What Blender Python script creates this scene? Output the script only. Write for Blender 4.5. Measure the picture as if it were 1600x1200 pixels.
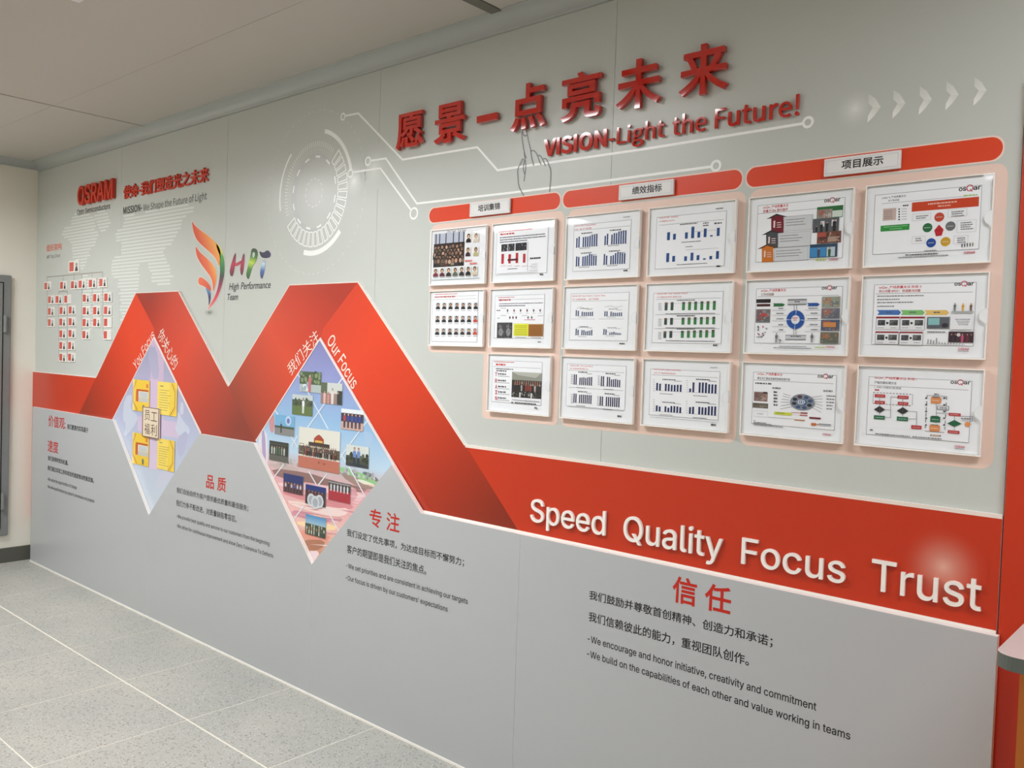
import bpy, bmesh, math, random
from mathutils import Matrix, Vector
random.seed(7)
for o in list(bpy.data.objects): bpy.data.objects.remove(o)
C = bpy.context.scene.collection
sc = bpy.context.scene

# ------------------------------------------------------------------ camera
F_PX = 1347.4866
CR = Vector((0.7492853439798685, 0.6613858572256127, 0.03376716095426944))
CU = Vector((-0.04682619902990123, 0.0020504453847082146, 0.9989009474207824))
CF = Vector((-0.6605897216740374, 0.7500430277895167, -0.03250655446140141))
DIST, EYE = 2.4, 1.594
cam = bpy.data.cameras.new('camera'); cam.sensor_width = 36; cam.lens = F_PX/1600*36; cam.clip_start = .02
co = bpy.data.objects.new('camera', cam); C.objects.link(co)
m = Matrix.Identity(4)
for i in range(3):
    m[i][0] = CR[i]; m[i][1] = CU[i]; m[i][2] = -CF[i]
m[0][3], m[1][3], m[2][3] = 0, -DIST, EYE
co.matrix_world = m
sc.camera = co

# ------------------------------------------------------------------ world, exposure
w = bpy.data.worlds.new('world'); sc.world = w; w.use_nodes = True
w.node_tree.nodes['Background'].inputs[0].default_value = (.9, .95, 1, 1)
w.node_tree.nodes['Background'].inputs[1].default_value = .15
sc.view_settings.view_transform = 'Standard'; sc.view_settings.look = 'None'
sc.view_settings.gamma = 1; sc.view_settings.use_curve_mapping = False
sc.view_settings.exposure = -0.08

ROOM = dict(x0=-6.72, x1=2.6, y0=-4.9, y1=0.0, h=2.86)
# ceiling lamps: (x, y, length along x, width along y, watts)
# and the beam's spread in degrees, as their louvres cut it
LAMPS = [(-2.65, -1.28, 1.2, .30, 35, 152), (-5.5, -1.6, 1.2, .30, 50, 165), (0.5, -1.0, 1.2, .30, 22, 170),
         (-0.8, -3.6, 1.2, .30, 4, 165), (-5.35, -3.85, 1.2, .30, 8, 165)]

# ------------------------------------------------------------------ helpers
def P(x, y, Y=0.):
    """point of the vertical plane at depth Y seen at pixel (x, y) of the 1600x1200 frame"""
    d = CR*((x-800)/F_PX) + CU*(-(y-600)/F_PX) + CF
    t = (DIST+Y)/d[1]
    return (d[0]*t, EYE+d[2]*t)
def lin(c):
    r = []
    for v in c[:3]:
        v /= 255.
        r.append(v/12.92 if v <= .04045 else ((v+.055)/1.055)**2.4)
    return tuple(r)
def mat(name, col=None, rough=.5, spec=.5, noise=0, nscale=30, bump=0, metal=0, attr=False, coat=0, emit=None):
    mm = bpy.data.materials.new(name); mm.use_nodes = True
    nt = mm.node_tree; b = nt.nodes['Principled BSDF']
    b.inputs['Roughness'].default_value = rough; b.inputs['Specular IOR Level'].default_value = spec
    b.inputs['Metallic'].default_value = metal
    b.inputs['Coat Weight'].default_value = coat; b.inputs['Coat Roughness'].default_value = .06
    if attr:
        a = nt.nodes.new('ShaderNodeAttribute'); a.attribute_name = 'Col'
        nt.links.new(a.outputs['Color'], b.inputs['Base Color'])
    else:
        b.inputs['Base Color'].default_value = (*lin(col), 1)
        tc = nt.nodes.new('ShaderNodeTexCoord'); n = nt.nodes.new('ShaderNodeTexNoise')
        n.inputs['Scale'].default_value = nscale; n.inputs['Detail'].default_value = 3
        nt.links.new(tc.outputs['Object'], n.inputs['Vector'])
        rmp = nt.nodes.new('ShaderNodeMapRange')
        k = noise if noise else .02
        rmp.inputs['To Min'].default_value = 1-k; rmp.inputs['To Max'].default_value = 1+k
        nt.links.new(n.outputs['Fac'], rmp.inputs['Value'])
        mx = nt.nodes.new('ShaderNodeVectorMath'); mx.operation = 'SCALE'
        mx.inputs[0].default_value = lin(col); nt.links.new(rmp.outputs[0], mx.inputs['Scale'])
        nt.links.new(mx.outputs[0], b.inputs['Base Color'])
        if bump:
            bp = nt.nodes.new('ShaderNodeBump'); bp.inputs['Strength'].default_value = bump; bp.inputs['Distance'].default_value = .002
            nt.links.new(n.outputs['Fac'], bp.inputs['Height']); nt.links.new(bp.outputs[0], b.inputs['Normal'])
    if emit:
        b.inputs['Emission Color'].default_value = (*emit[0], 1); b.inputs['Emission Strength'].default_value = emit[1]
    return mm
M = dict(
    board=mat('upper_board', (199, 202, 195), .30, .5, .004, 3),
    core=mat('white_board_edge', (238, 232, 226), .5, .4),
    grey=mat('grey_board', (186, 188, 189), .30, .45, .012, 2),
    orange=mat('orange_board', (199, 50, 14), .28, .5, .012, 3),
    print=mat('print_ink', attr=True, rough=.30, spec=.5),
    paper=mat('paper_ink', attr=True, rough=.6, spec=.2),
    ceil=mat('ceiling_paint', (196, 192, 182), .45, .4, .02, 2),
    strip=mat('ceiling_strip', (118, 116, 108), .6, .3),
    cove=mat('cove_pvc', (176, 180, 176), .35, .5),
    wall=mat('wall_paint', (236, 231, 218), .7, .2, .02, 4, .1),
    base=mat('skirting', (88, 88, 80), .5, .4),
    alu=mat('grey_metal', (128, 130, 128), .4, .5, .03, 8),
    dark=mat('dark_gap', (28, 26, 24), .8, .1),
    red=mat('red_acrylic', (198, 30, 12), .05, .5, coat=1),
    redm=mat('red_foam_letter', (206, 58, 34), .4, .4),
    white=mat('white_acrylic', (252, 246, 238), .25, .5),
    plate=mat('frosted_acrylic', (236, 234, 232), .25, .5),
    counter=mat('counter_laminate', (190, 175, 170), .4, .4, .03, 40),
    cedge=mat('counter_edge', (100, 106, 98), .5, .4),
    wood=mat('orange_laminate', (206, 118, 42), .4, .4, .06, 12),
    grout=mat('grout', (226, 220, 206), .8, .1),
    lampbody=mat('lamp_housing', (230, 230, 226), .4, .4),
    diff=mat('lamp_diffuser', (255, 255, 255), .5, .2, emit=((.96, .975, 1), 12)),
)
# clear acrylic cover: thin sheet that lets the light through and mirrors at grazing angles
def acrylic():
    mm = bpy.data.materials.new('clear_acrylic'); mm.use_nodes = True; nt = mm.node_tree
    nt.nodes.remove(nt.nodes['Principled BSDF']); out = nt.nodes['Material Output']
    t = nt.nodes.new('ShaderNodeBsdfTransparent'); t.inputs[0].default_value = (.99, .99, .99, 1)
    g = nt.nodes.new('ShaderNodeBsdfGlossy'); g.inputs['Roughness'].default_value = .03
    lw = nt.nodes.new('ShaderNodeLayerWeight'); lw.inputs[0].default_value = .5
    pw = nt.nodes.new('ShaderNodeMath'); pw.operation = 'POWER'; pw.inputs[1].default_value = 4.5; nt.links.new(lw.outputs['Facing'], pw.inputs[0])
    f = nt.nodes.new('ShaderNodeMath'); f.operation = 'MULTIPLY_ADD'; f.inputs[1].default_value = .95; f.inputs[2].default_value = .045; nt.links.new(pw.outputs[0], f.inputs[0])
    x = nt.nodes.new('ShaderNodeMixShader')
    nt.links.new(f.outputs[0], x.inputs[0]); nt.links.new(t.outputs[0], x.inputs[1]); nt.links.new(g.outputs[0], x.inputs[2])
    nt.links.new(x.outputs[0], out.inputs[0]); return mm
M['clear'] = acrylic()
# terrazzo tile
def terrazzo():
    mm = bpy.data.materials.new('terrazzo'); mm.use_nodes = True; nt = mm.node_tree; b = nt.nodes['Principled BSDF']
    N = nt.nodes.new; geo = N('ShaderNodeNewGeometry')
    b.inputs['Roughness'].default_value = .38
    base = N('ShaderNodeTexNoise'); base.inputs['Scale'].default_value = 2.2; base.inputs['Detail'].default_value = 4
    nt.links.new(geo.outputs['Position'], base.inputs['Vector'])
    r0 = N('ShaderNodeValToRGB'); r0.color_ramp.elements[0].position = .25; r0.color_ramp.elements[1].position = .75
    r0.color_ramp.elements[0].color = (*lin((168, 169, 162)), 1); r0.color_ramp.elements[1].color = (*lin((188, 184, 174)), 1)
    nt.links.new(base.outputs['Fac'], r0.inputs[0])
    prev = r0.outputs[0]
    for s, th, col, k in ((60, .34, (138, 136, 128), .7), (120, .32, (84, 82, 76), .75), (190, .30, (110, 108, 100), .7), (90, .26, (222, 218, 208), .7)):
        v = N('ShaderNodeTexVoronoi'); v.inputs['Scale'].default_value = s
        nt.links.new(geo.outputs['Position'], v.inputs['Vector'])
        d = N('ShaderNodeMath'); d.operation = 'LESS_THAN'; d.inputs[1].default_value = th
        nt.links.new(v.outputs['Distance'], d.inputs[0])
        rr = N('ShaderNodeSeparateColor'); nt.links.new(v.outputs['Color'], rr.inputs[0])
        g = N('ShaderNodeMath'); g.operation = 'GREATER_THAN'; g.inputs[1].default_value = .72
        nt.links.new(rr.outputs[0], g.inputs[0])
        mu = N('ShaderNodeMath'); mu.operation = 'MULTIPLY'; nt.links.new(d.outputs[0], mu.inputs[0]); nt.links.new(g.outputs[0], mu.inputs[1])
        mk = N('ShaderNodeMath'); mk.operation = 'MULTIPLY'; mk.inputs[1].default_value = k; nt.links.new(mu.outputs[0], mk.inputs[0])
        mx = N('ShaderNodeMix'); mx.data_type = 'RGBA'; mx.inputs['B'].default_value = (*lin(col), 1)
        nt.links.new(mk.outputs[0], mx.inputs['Factor']); nt.links.new(prev, mx.inputs['A']); prev = mx.outputs['Result']
    nt.links.new(prev, b.inputs['Base Color'])
    return mm
M['tile'] = terrazzo()

def link(name, me, parent=None, loc=None):
    o = bpy.data.objects.new(name, me); C.objects.link(o)
    if loc: o.location = loc
    if parent: o.parent = parent
    return o
def tag(o, label=None, cat=None, group=None, kind=None):
    if label: o['label'] = label
    if cat: o['category'] = cat
    if group: o['group'] = group
    if kind: o['kind'] = kind
    return o
def thing(name, label, cat, group=None, loc=(0, 0, 0)):
    o = bpy.data.objects.new(name, None); C.objects.link(o); o.location = loc; o.empty_display_size = .1
    return tag(o, label, cat, group)
def boxmesh(name, x0, y0, z0, x1, y1, z1, mats, side=None, bevel=0):
    """box; material 0 on the face towards -Y, material 1 (side) elsewhere when given"""
    bm = bmesh.new(); bmesh.ops.create_cube(bm, size=1)
    for v in bm.verts:
        v.co = Vector((x0 if v.co.x < 0 else x1, y0 if v.co.y < 0 else y1, z0 if v.co.z < 0 else z1))
    if bevel: bmesh.ops.bevel(bm, geom=bm.edges[:], offset=bevel, segments=2, affect='EDGES')
    bm.normal_update()
    if side:
        for f in bm.faces:
            if f.normal.y > -.9: f.material_index = 1
    me = bpy.data.meshes.new(name); bm.to_mesh(me); bm.free()
    me.materials.append(mats)
    if side: me.materials.append(side)
    return me
def box(name, x0, y0, z0, x1, y1, z1, mt, parent=None, side=None, bevel=0):
    return link(name, boxmesh(name, min(x0, x1), min(y0, y1), min(z0, z1), max(x0, x1), max(y0, y1), max(z0, z1), mt, side, bevel), parent)
def area(p):
    return sum(p[i][0]*p[(i+1) % len(p)][1]-p[(i+1) % len(p)][0]*p[i][1] for i in range(len(p)))/2
def prism(name, pts, yf, yb, mf, ms, parent=None):
    """polygon (X, Z) extruded from front yf to back yb"""
    if area(pts) < 0: pts = pts[::-1]
    n = len(pts)
    vs = [(x, yf, z) for x, z in pts] + [(x, yb, z) for x, z in pts]
    fs = [tuple(range(n)), tuple(range(2*n-1, n-1, -1))] + [(i, n+i, n+(i+1) % n, (i+1) % n) for i in range(n)]
    me = bpy.data.meshes.new(name); me.from_pydata(vs, [], fs); me.materials.append(mf); me.materials.append(ms)
    for i, p in enumerate(me.polygons): p.material_index = 0 if i == 0 else 1
    me.update(); return link(name, me, parent)
def clip(poly, nx, nz, d):
    """keep nx*x+nz*z >= d"""
    out = []
    for i in range(len(poly)):
        a, b = poly[i], poly[(i+1) % len(poly)]
        da, db = nx*a[0]+nz*a[1]-d, nx*b[0]+nz*b[1]-d
        if da >= 0: out.append(a)
        if (da >= 0) != (db >= 0):
            t = da/(da-db); out.append((a[0]+t*(b[0]-a[0]), a[1]+t*(b[1]-a[1])))
    return out
def smooth(p, n=2, closed=True):
    for _ in range(n):
        q = []
        for i in range(len(p) if closed else len(p)-1):
            a, b = p[i], p[(i+1) % len(p)]
            q += [(a[0]*.75+b[0]*.25, a[1]*.75+b[1]*.25), (a[0]*.25+b[0]*.75, a[1]*.25+b[1]*.75)]
        if not closed: q = [p[0]]+q+[p[-1]]
        p = q
    return p

# ------------------------------------------------------------------ lettering
from mathutils.geometry import delaunay_2d_cdt
def font(fn):
    """one of the typefaces that come with Blender; None is its built-in one"""
    try: return bpy.data.fonts.load(bpy.utils.system_resource('DATAFILES', path='fonts')+'/'+fn)
    except Exception: return None
FONTS = {'sans': font('Inter.woff2'), 'han': font('Noto Sans CJK Regular.woff2'), 'cjk': None, 'hand': None}
_cap, _out, _chr, _gl = {}, {}, {}, {}
def outlines(body, face, res):
    c = bpy.data.curves.new('t', 'FONT'); c.body = body
    if FONTS[face]: c.font = FONTS[face]
    o = bpy.data.objects.new('t', c); C.objects.link(o)
    bpy.context.view_layer.update()
    cu = o.to_curve(bpy.context.evaluated_depsgraph_get())
    out = []
    for sp in cu.splines:
        bp = sp.bezier_points; n = len(bp)
        if not n: continue
        pts = []
        for i in range(n):
            a, b = bp[i], bp[(i+1) % n]
            p0, p1, p2, p3 = a.co, a.handle_right, b.handle_left, b.co
            d = p3-p0; L = d.length or 1e-9
            bend = (abs((p1-p0).cross(d).length)+abs((p2-p0).cross(d).length))/L
            k = 1 if bend < .004*L else res+1
            for j in range(k):
                t = j/k; u = 1-t
                v = p0*(u*u*u)+p1*(3*u*u*t)+p2*(3*u*t*t)+p3*(t*t*t)
                if not pts or (abs(v.x-pts[-1][0])+abs(v.y-pts[-1][1])) > 1e-5: pts.append((v.x, v.y))
        if len(pts) > 2 and abs(pts[0][0]-pts[-1][0])+abs(pts[0][1]-pts[-1][1]) < 1e-5: pts.pop()
        if len(pts) > 2: out.append(pts)
    o.to_curve_clear()
    bpy.data.objects.remove(o); bpy.data.curves.remove(c)
    return out
def grow(pts, d):
    """moves a loop to its right-hand side by d (outwards when it runs counter-clockwise)"""
    n = len(pts); o = []
    for i in range(n):
        a, b, c = pts[i-1], pts[i], pts[(i+1) % n]
        e1, e2 = (b[0]-a[0], b[1]-a[1]), (c[0]-b[0], c[1]-b[1]); l1, l2 = math.hypot(*e1) or 1e-9, math.hypot(*e2) or 1e-9
        nx, ny = (e1[1]/l1+e2[1]/l2)/2, (-e1[0]/l1-e2[0]/l2)/2; q = max(nx*nx+ny*ny, .3)
        o.append((b[0]+nx/q*d, b[1]+ny/q*d))
    return o
def capof(face):
    if face not in _cap:
        l = outlines('H', face, 1); _cap[face] = (max(p[1] for q in l for p in q), min(p[0] for q in l for p in q), len(l))
    return _cap[face]
def prefetch(chars, face, res):
    """outline loops (capital height 1, outers counter-clockwise) and advance of each character, read in one go:
    every character is followed by a capital H, which marks its end and gives its advance"""
    K, lsb, nh = capof(face); todo = [c for c in dict.fromkeys(chars) if (c, face, res) not in _chr and c not in 'H ']
    if not todo: return
    H0 = outlines('H', face, res); hn = [len(q) for q in H0]; hx = [max(p[0] for p in q)-min(p[0] for p in q) for q in H0]; hy = [max(p[1] for p in q) for q in H0]
    loops = outlines('H'+''.join(c+'H' for c in todo), face, res)
    def is_h(k):
        return all(k+m < len(loops) and len(loops[k+m]) == hn[m] and abs(max(p[0] for p in loops[k+m])-min(p[0] for p in loops[k+m])-hx[m]) < 1e-4*K
                   and abs(max(p[1] for p in loops[k+m])-hy[m]) < 1e-4*K for m in range(nh))
    left = lambda k: min(p[0] for m in range(nh) for p in loops[k+m])
    hw = left; k = nh; prev = left(0)
    HA = _chr['adv', face] if ('adv', face) in _chr else None
    if HA is None:
        two = outlines('HH', face, res); HA = _chr['adv', face] = min(p[0] for q in two[nh:] for p in q)-min(p[0] for q in two[:nh] for p in q)
    for c in todo:
        own = []
        while k < len(loops) and not (is_h(k) and (own or True)): own.append(loops[k]); k += 1
        if k >= len(loops): break
        x0 = prev-lsb+HA; nx = left(k); adv = nx-lsb-x0; k += nh; prev = nx
        if own and area(max(own, key=lambda q: abs(area(q)))) < 0: own = [q[::-1] for q in own]
        _chr[c, face, res] = ([[((x-x0)/K, y/K) for x, y in q] for q in own], adv/K)
def char_loops(ch, face, res):
    key = (ch, face, res)
    if key not in _chr:
        if ch in 'H ':
            K, lsb, nh = capof(face); l = outlines(ch+'H', face, res); adv = min(p[0] for q in l[-nh:] for p in q)-lsb; l = l[:-nh]
            if l and area(max(l, key=lambda q: abs(area(q)))) < 0: l = [q[::-1] for q in l]
            _chr[key] = ([[(x/K, y/K) for x, y in q] for q in l], adv/K)
        else: prefetch(ch, face, res)
    return _chr[key]
def char_fill(ch, face, res, off):
    """union of the loops by winding number, as triangles"""
    key = (ch, face, res, off)
    if key not in _gl:
        loops, adv = char_loops(ch, face, res)
        if off: loops = [grow(l, off*1.37) for l in loops]
        V, F = [], []
        if loops:
            flat = [p for l in loops for p in l]; ed = []; k = 0
            for l in loops:
                n = len(l); ed += [(k+i, k+(i+1) % n) for i in range(n)]; k += n
            r = delaunay_2d_cdt([Vector(p) for p in flat], ed, [], 0, 1e-6, False)
            V = [(v.x, v.y) for v in r[0]]
            segs = [(flat[a], flat[b]) for a, b in ed]
            for t in r[2]:
                cx, cy = sum(V[i][0] for i in t)/len(t), sum(V[i][1] for i in t)/len(t); wn = 0
                for a, b in segs:
                    if (a[1] > cy) != (b[1] > cy):
                        if (b[0]-a[0])*(cy-a[1])/(b[1]-a[1])+a[0] > cx: wn += 1 if b[1] > a[1] else -1
                if wn > 0:
                    a_ = area([V[i] for i in t]); F.append(tuple(t) if a_ > 0 else tuple(t)[::-1])
        _gl[key] = (V, F, adv)
    return _gl[key]
def glyphs(body, off=0., shear=0., ext=0., res=2, face=None):
    """filled letter shapes, capital height 1; with ext also the side walls"""
    face = face or ('cjk' if any(ord(k) > 255 for k in body) else 'sans')
    res = 3
    V, F, x = [], [], 0.
    for ch in body:
        v, f, adv = char_fill(ch, face, res, off); b = len(V)
        V += [(x+p[0]+shear*p[1], p[1], ext) for p in v]; F += [tuple(b+i for i in t) for t in f]
        if ext and f:
            cnt = {}
            for t in f:
                for i in range(len(t)):
                    cnt[(t[i], t[(i+1) % len(t)])] = 1
            b2 = len(V); V += [(x+p[0]+shear*p[1], p[1], -ext) for p in v]
            for (i, j) in cnt:
                if (j, i) not in cnt: F.append((b+i, b2+i, b2+j, b+j))
        x += adv
    if F:
        used = sorted({i for t in F for i in t}); mp = {k: n for n, k in enumerate(used)}
        V = [V[k] for k in used]; F = [tuple(mp[i] for i in t) for t in F]
    return V, F
CAP = 1.0
ASCII = ''.join(chr(k) for k in range(33, 127))
prefetch(ASCII, 'sans', 3)
prefetch('VISIONLightheFutur!M-WSapof', 'han', 3)
prefetch('osQar_IMFPSCNLEV1Productiny.()& 0A7297'+'、。一不专为之了争事于五产亮们价任优会作你佳使供信值先光关决分创利制力务动努励即发变合员周命和品回团坊培基塑处备始完定实审客容对尊层展工年并序度彼得循心忍快性总愿懈成我户承报持指控推提改效敬数断方是景最服望期未机来构架标核次此段汇法注流点焦率环现理瓶生的目示神福程第精系线组织终结绩续综缺而能自获行观视解训设诺质赖转达过进通速造遇重量锦问队阶陷集零项顾颈题首鼓，：；', 'cjk', 3)
prefetch('HighPerformanceTeam', 'hand', 3)

class Ink:
    """flat print: coloured polygons lying on one vertical plane, each a hair in front of the one before"""
    def __init__(s, Y, step=.00001, bg=(199, 202, 195)):
        s.Y, s.step, s.k, s.hold = Y, step, 0, False; s.bgf = lambda p, c=lin(bg): c
        s.v, s.f, s.c = [], [], []
    def bump(s):
        if not s.hold: s.k += 1
    def poly(s, pts, col, a=1., cols=None):
        if len(pts) < 3 or abs(area(pts)) < 1e-10: return
        idx = list(range(len(pts)))
        if area(pts) < 0: idx = idx[::-1]
        b = len(s.v); y = s.Y-s.k*s.step
        for i in idx:
            s.v.append((pts[i][0], y, pts[i][1]))
            cc = cols[i] if cols else (*lin(col), a)
            if cc[3] < 1:                      # a pale tint of ink: mixed with the colour it is printed on
                g_ = s.bgf(pts[i]); cc = (*[g_[j]+(cc[j]-g_[j])*cc[3] for j in range(3)], 1.)
            s.c.append(cc)
        s.f.append(tuple(range(b, b+len(pts))))
    def rect(s, a, b, col, al=1.):
        s.bump(); s.poly([(a[0], b[1]), (b[0], b[1]), (b[0], a[1]), (a[0], a[1])], col, al)
    def frame(s, a, b, t, col):
        s.bump()
        x0, x1 = sorted((a[0], b[0])); z0, z1 = sorted((a[1], b[1]))
        for q in ((x0, z0, x1, z0+t), (x0, z1-t, x1, z1), (x0, z0, x0+t, z1), (x1-t, z0, x1, z1)):
            s.poly([(q[0], q[1]), (q[2], q[1]), (q[2], q[3]), (q[0], q[3])], col)
    def disc(s, c, r, col, rz=None, n=20, a=1.):
        s.bump(); rz = rz or r
        s.poly([(c[0]+r*math.cos(t*2*math.pi/n), c[1]+rz*math.sin(t*2*math.pi/n)) for t in range(n)], col, a)
    def arc(s, c, r0, r1, a0, a1, col, n=None, a=1.):
        s.bump(); n = n or max(2, int(abs(a1-a0)/6))
        for i in range(n):
            t0, t1 = math.radians(a0+(a1-a0)*i/n), math.radians(a0+(a1-a0)*(i+1)/n)
            s.poly([(c[0]+r*math.cos(t), c[1]+r*math.sin(t)) for r, t in ((r0, t0), (r1, t0), (r1, t1), (r0, t1))], col, a)
    def line(s, pts, w, col, a=1., closed=False):
        s.bump()
        if closed: pts = list(pts)+[pts[0]]
        n = len(pts); L = []
        for i in range(n):
            d = [0, 0]
            segs = []
            if i > 0: segs.append((pts[i][0]-pts[i-1][0], pts[i][1]-pts[i-1][1]))
            if i < n-1: segs.append((pts[i+1][0]-pts[i][0], pts[i+1][1]-pts[i][1]))
            ns = []
            for g in segs:
                l = math.hypot(*g) or 1; ns.append((-g[1]/l, g[0]/l))
            nx, nz = sum(q[0] for q in ns)/len(ns), sum(q[1] for q in ns)/len(ns)
            l2 = nx*nx+nz*nz or 1
            k = min(1/l2, 3)
            L.append((nx*k*w/2, nz*k*w/2))
        for i in range(n-1):
            p, q = pts[i], pts[i+1]
            s.poly([(p[0]+L[i][0], p[1]+L[i][1]), (q[0]+L[i+1][0], q[1]+L[i+1][1]), (q[0]-L[i+1][0], q[1]-L[i+1][1]), (p[0]-L[i][0], p[1]-L[i][1])], col, a)
    def glow(s, c, r, col, a=.8, rz=None, n=28, rings=16):
        s.bump(); rz = rz or r
        L = lin(col)
        al = lambda t: a*(1-t)**2
        for j in range(rings):
            t0, t1 = j/rings, (j+1)/rings
            for i in range(n):
                q = []; cc = []
                for t, k in ((t0, i), (t1, i), (t1, i+1), (t0, i+1)):
                    an = 2*math.pi*k/n
                    q.append((c[0]+r*t*math.cos(an), c[1]+rz*t*math.sin(an))); cc.append((*L, al(t)))
                if j == 0: q = q[:3]; cc = cc[:3]
                s.poly(q, None, cols=cc)
    def gradient(s, pts, stops, bands=10, al=1.):
        """stops: [((x,z), colour), ...] along the line from the first to the last point"""
        s.bump()
        p0, p1 = stops[0][0], stops[-1][0]
        dx, dz = p1[0]-p0[0], p1[1]-p0[1]; L2 = dx*dx+dz*dz
        T = [((q[0][0]-p0[0])*dx+(q[0][1]-p0[1])*dz)/L2 for q in stops]
        def colat(p):
            t = ((p[0]-p0[0])*dx+(p[1]-p0[1])*dz)/L2
            if t <= T[0]: return (*lin(stops[0][1]), al)
            for i in range(len(T)-1):
                if t <= T[i+1]:
                    u = (t-T[i])/(T[i+1]-T[i]); a, b = lin(stops[i][1]), lin(stops[i+1][1])
                    return (*[a[j]+(b[j]-a[j])*u for j in range(3)], al)
            return (*lin(stops[-1][1]), al)
        cuts = [-1e3]
        for i in range(len(T)-1):
            n = max(1, int(bands*(T[i+1]-T[i])))
            cuts += [T[i]+(T[i+1]-T[i])*k/n for k in range(n)]
        cuts += [T[-1], 1e3]
        base = p0[0]*dx+p0[1]*dz
        # concave outlines are cut into triangles first
        from mathutils.geometry import tessellate_polygon
        for tri in tessellate_polygon([[Vector((x, z, 0)) for x, z in pts]]):
            t3 = [pts[i] for i in tri]
            for a, b in zip(cuts, cuts[1:]):
                q = clip(t3, dx, dz, base+a*L2)
                if len(q) > 2: q = clip(q, -dx, -dz, -(base+b*L2))
                if len(q) > 2: s.poly(q, None, cols=[colat(v) for v in q])
        s.bgf = colat
    def text(s, body, A, B, T, col, off=0., shear=0., rot=False, cjk=False, res=2, face=None):
        """A, B: left and right end of the baseline; T: top of the capitals above A (all (X, Z))"""
        vs, fs = glyphs(body, off, shear, 0, res, face)
        if not vs: return
        x0, x1 = min(v[0] for v in vs), max(v[0] for v in vs)
        y0, y1 = (min(v[1] for v in vs), max(v[1] for v in vs)) if cjk else (0, CAP)
        if not rot:
            z = (A[1]+B[1])/2; h = T[1]-A[1]; A = (A[0], z); B = (B[0], z); T = (A[0], z+h)
        W = math.hypot(B[0]-A[0], B[1]-A[1]); d = ((B[0]-A[0])/W, (B[1]-A[1])/W); n = (-d[1], d[0])
        H = (T[0]-A[0])*n[0]+(T[1]-A[1])*n[1]
        s.bump(); b = len(s.v); y = s.Y-s.k*s.step; c = (*lin(col), 1.)
        for v in vs:
            u, t = (v[0]-x0)/(x1-x0)*W, (v[1]-y0)/(y1-y0)*H
            s.v.append((A[0]+d[0]*u+n[0]*t, y, A[1]+d[1]*u+n[1]*t)); s.c.append(c)
        for f in fs: s.f.append(tuple(b+i for i in f))
    def build(s, name, parent=None, mt=None):
        used = sorted({i for f in s.f for i in f})
        if len(used) < len(s.v):
            mp = {k: n for n, k in enumerate(used)}; s_v = [s.v[k] for k in used]; s_c = [s.c[k] for k in used]; s_f = [tuple(mp[i] for i in f) for f in s.f]
        else: s_v, s_c, s_f = s.v, s.c, s.f
        me = bpy.data.meshes.new(name); me.from_pydata(s_v, [], s_f)
        at = me.color_attributes.new('Col', 'FLOAT_COLOR', 'POINT')
        at.data.foreach_set('color', [k for c in s_c for k in c])
        me.materials.append(mt or M['print']); me.update()
        return link(name, me, parent)

def raised(name, ch, tl, br, yf, depth, mt, label, cat, group, off=0., base=None, capz=None, tilt=0, res=3, face=None):
    """one raised character as a mesh of its own, front at yf, bbox tl..br on the wall (X, Z)"""
    vs, fs = glyphs(ch, off, 0, .5, res, face)
    x0, x1 = min(v[0] for v in vs), max(v[0] for v in vs); y0, y1 = min(v[1] for v in vs), max(v[1] for v in vs)
    V = []
    for v in vs:
        X = tl[0]+(v[0]-x0)/(x1-x0)*(br[0]-tl[0])
        Z = base+v[1]/CAP*(capz-base) if base is not None else br[1]+(v[1]-y0)/(y1-y0)*(tl[1]-br[1])
        V.append((X, yf+(.5-v[2])*depth, Z))
    cx, cz = (tl[0]+br[0])/2, (tl[1]+br[1])/2
    if base is not None: cz = base
    me = bpy.data.meshes.new(name); me.from_pydata([(a-cx, b-yf-depth, c-cz) for a, b, c in V], [], fs)
    me.materials.append(mt); me.update()
    o = link(name, me, None, (cx, yf+depth, cz)); o.rotation_euler = (tilt if not isinstance(tilt, tuple) else tilt[0], 0, 0 if not isinstance(tilt, tuple) else tilt[1])
    return tag(o, label, cat, group)
def raised_word(word, A, B, T, yf, depth, mt, labelf, cat, group, off=0., names='letter', cjk=False, face=None):
    """each character of a word on its own, laid out as the font spaces them"""
    z = (A[1]+B[1])/2; h = T[1]-A[1]
    if cjk:
        allv = glyphs(word, off, face=face)[0]; ay0, ay1 = min(v[1] for v in allv), max(v[1] for v in allv)
    full = glyphs(word, off, face=face)[0]; X0, X1 = min(v[0] for v in full), max(v[0] for v in full)
    mp = lambda x: A[0]+(x-X0)/(X1-X0)*(B[0]-A[0])
    for i, ch in enumerate(word):
        if ch == ' ': continue
        pv = glyphs(word[:i+1], off, face=face)[0]; cv = glyphs(ch, off, face=face)[0]
        r = max(v[0] for v in pv); wd = max(v[0] for v in cv)-min(v[0] for v in cv)
        if cjk:
            s = h/(ay1-ay0); c0, c1 = min(v[1] for v in cv), max(v[1] for v in cv)
            raised(names, ch, (mp(r-wd), z+(c1-ay0)*s), (mp(r), z+(c0-ay0)*s), yf, depth, mt, labelf(i, ch), cat, group, off, face=face)
        else:
            raised(names, ch, (mp(r-wd), z+h), (mp(r), z), yf, depth, mt, labelf(i, ch), cat, group, off, base=z, capz=z+h, face=face)

# ================================================================== ROOM
R = ROOM
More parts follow.
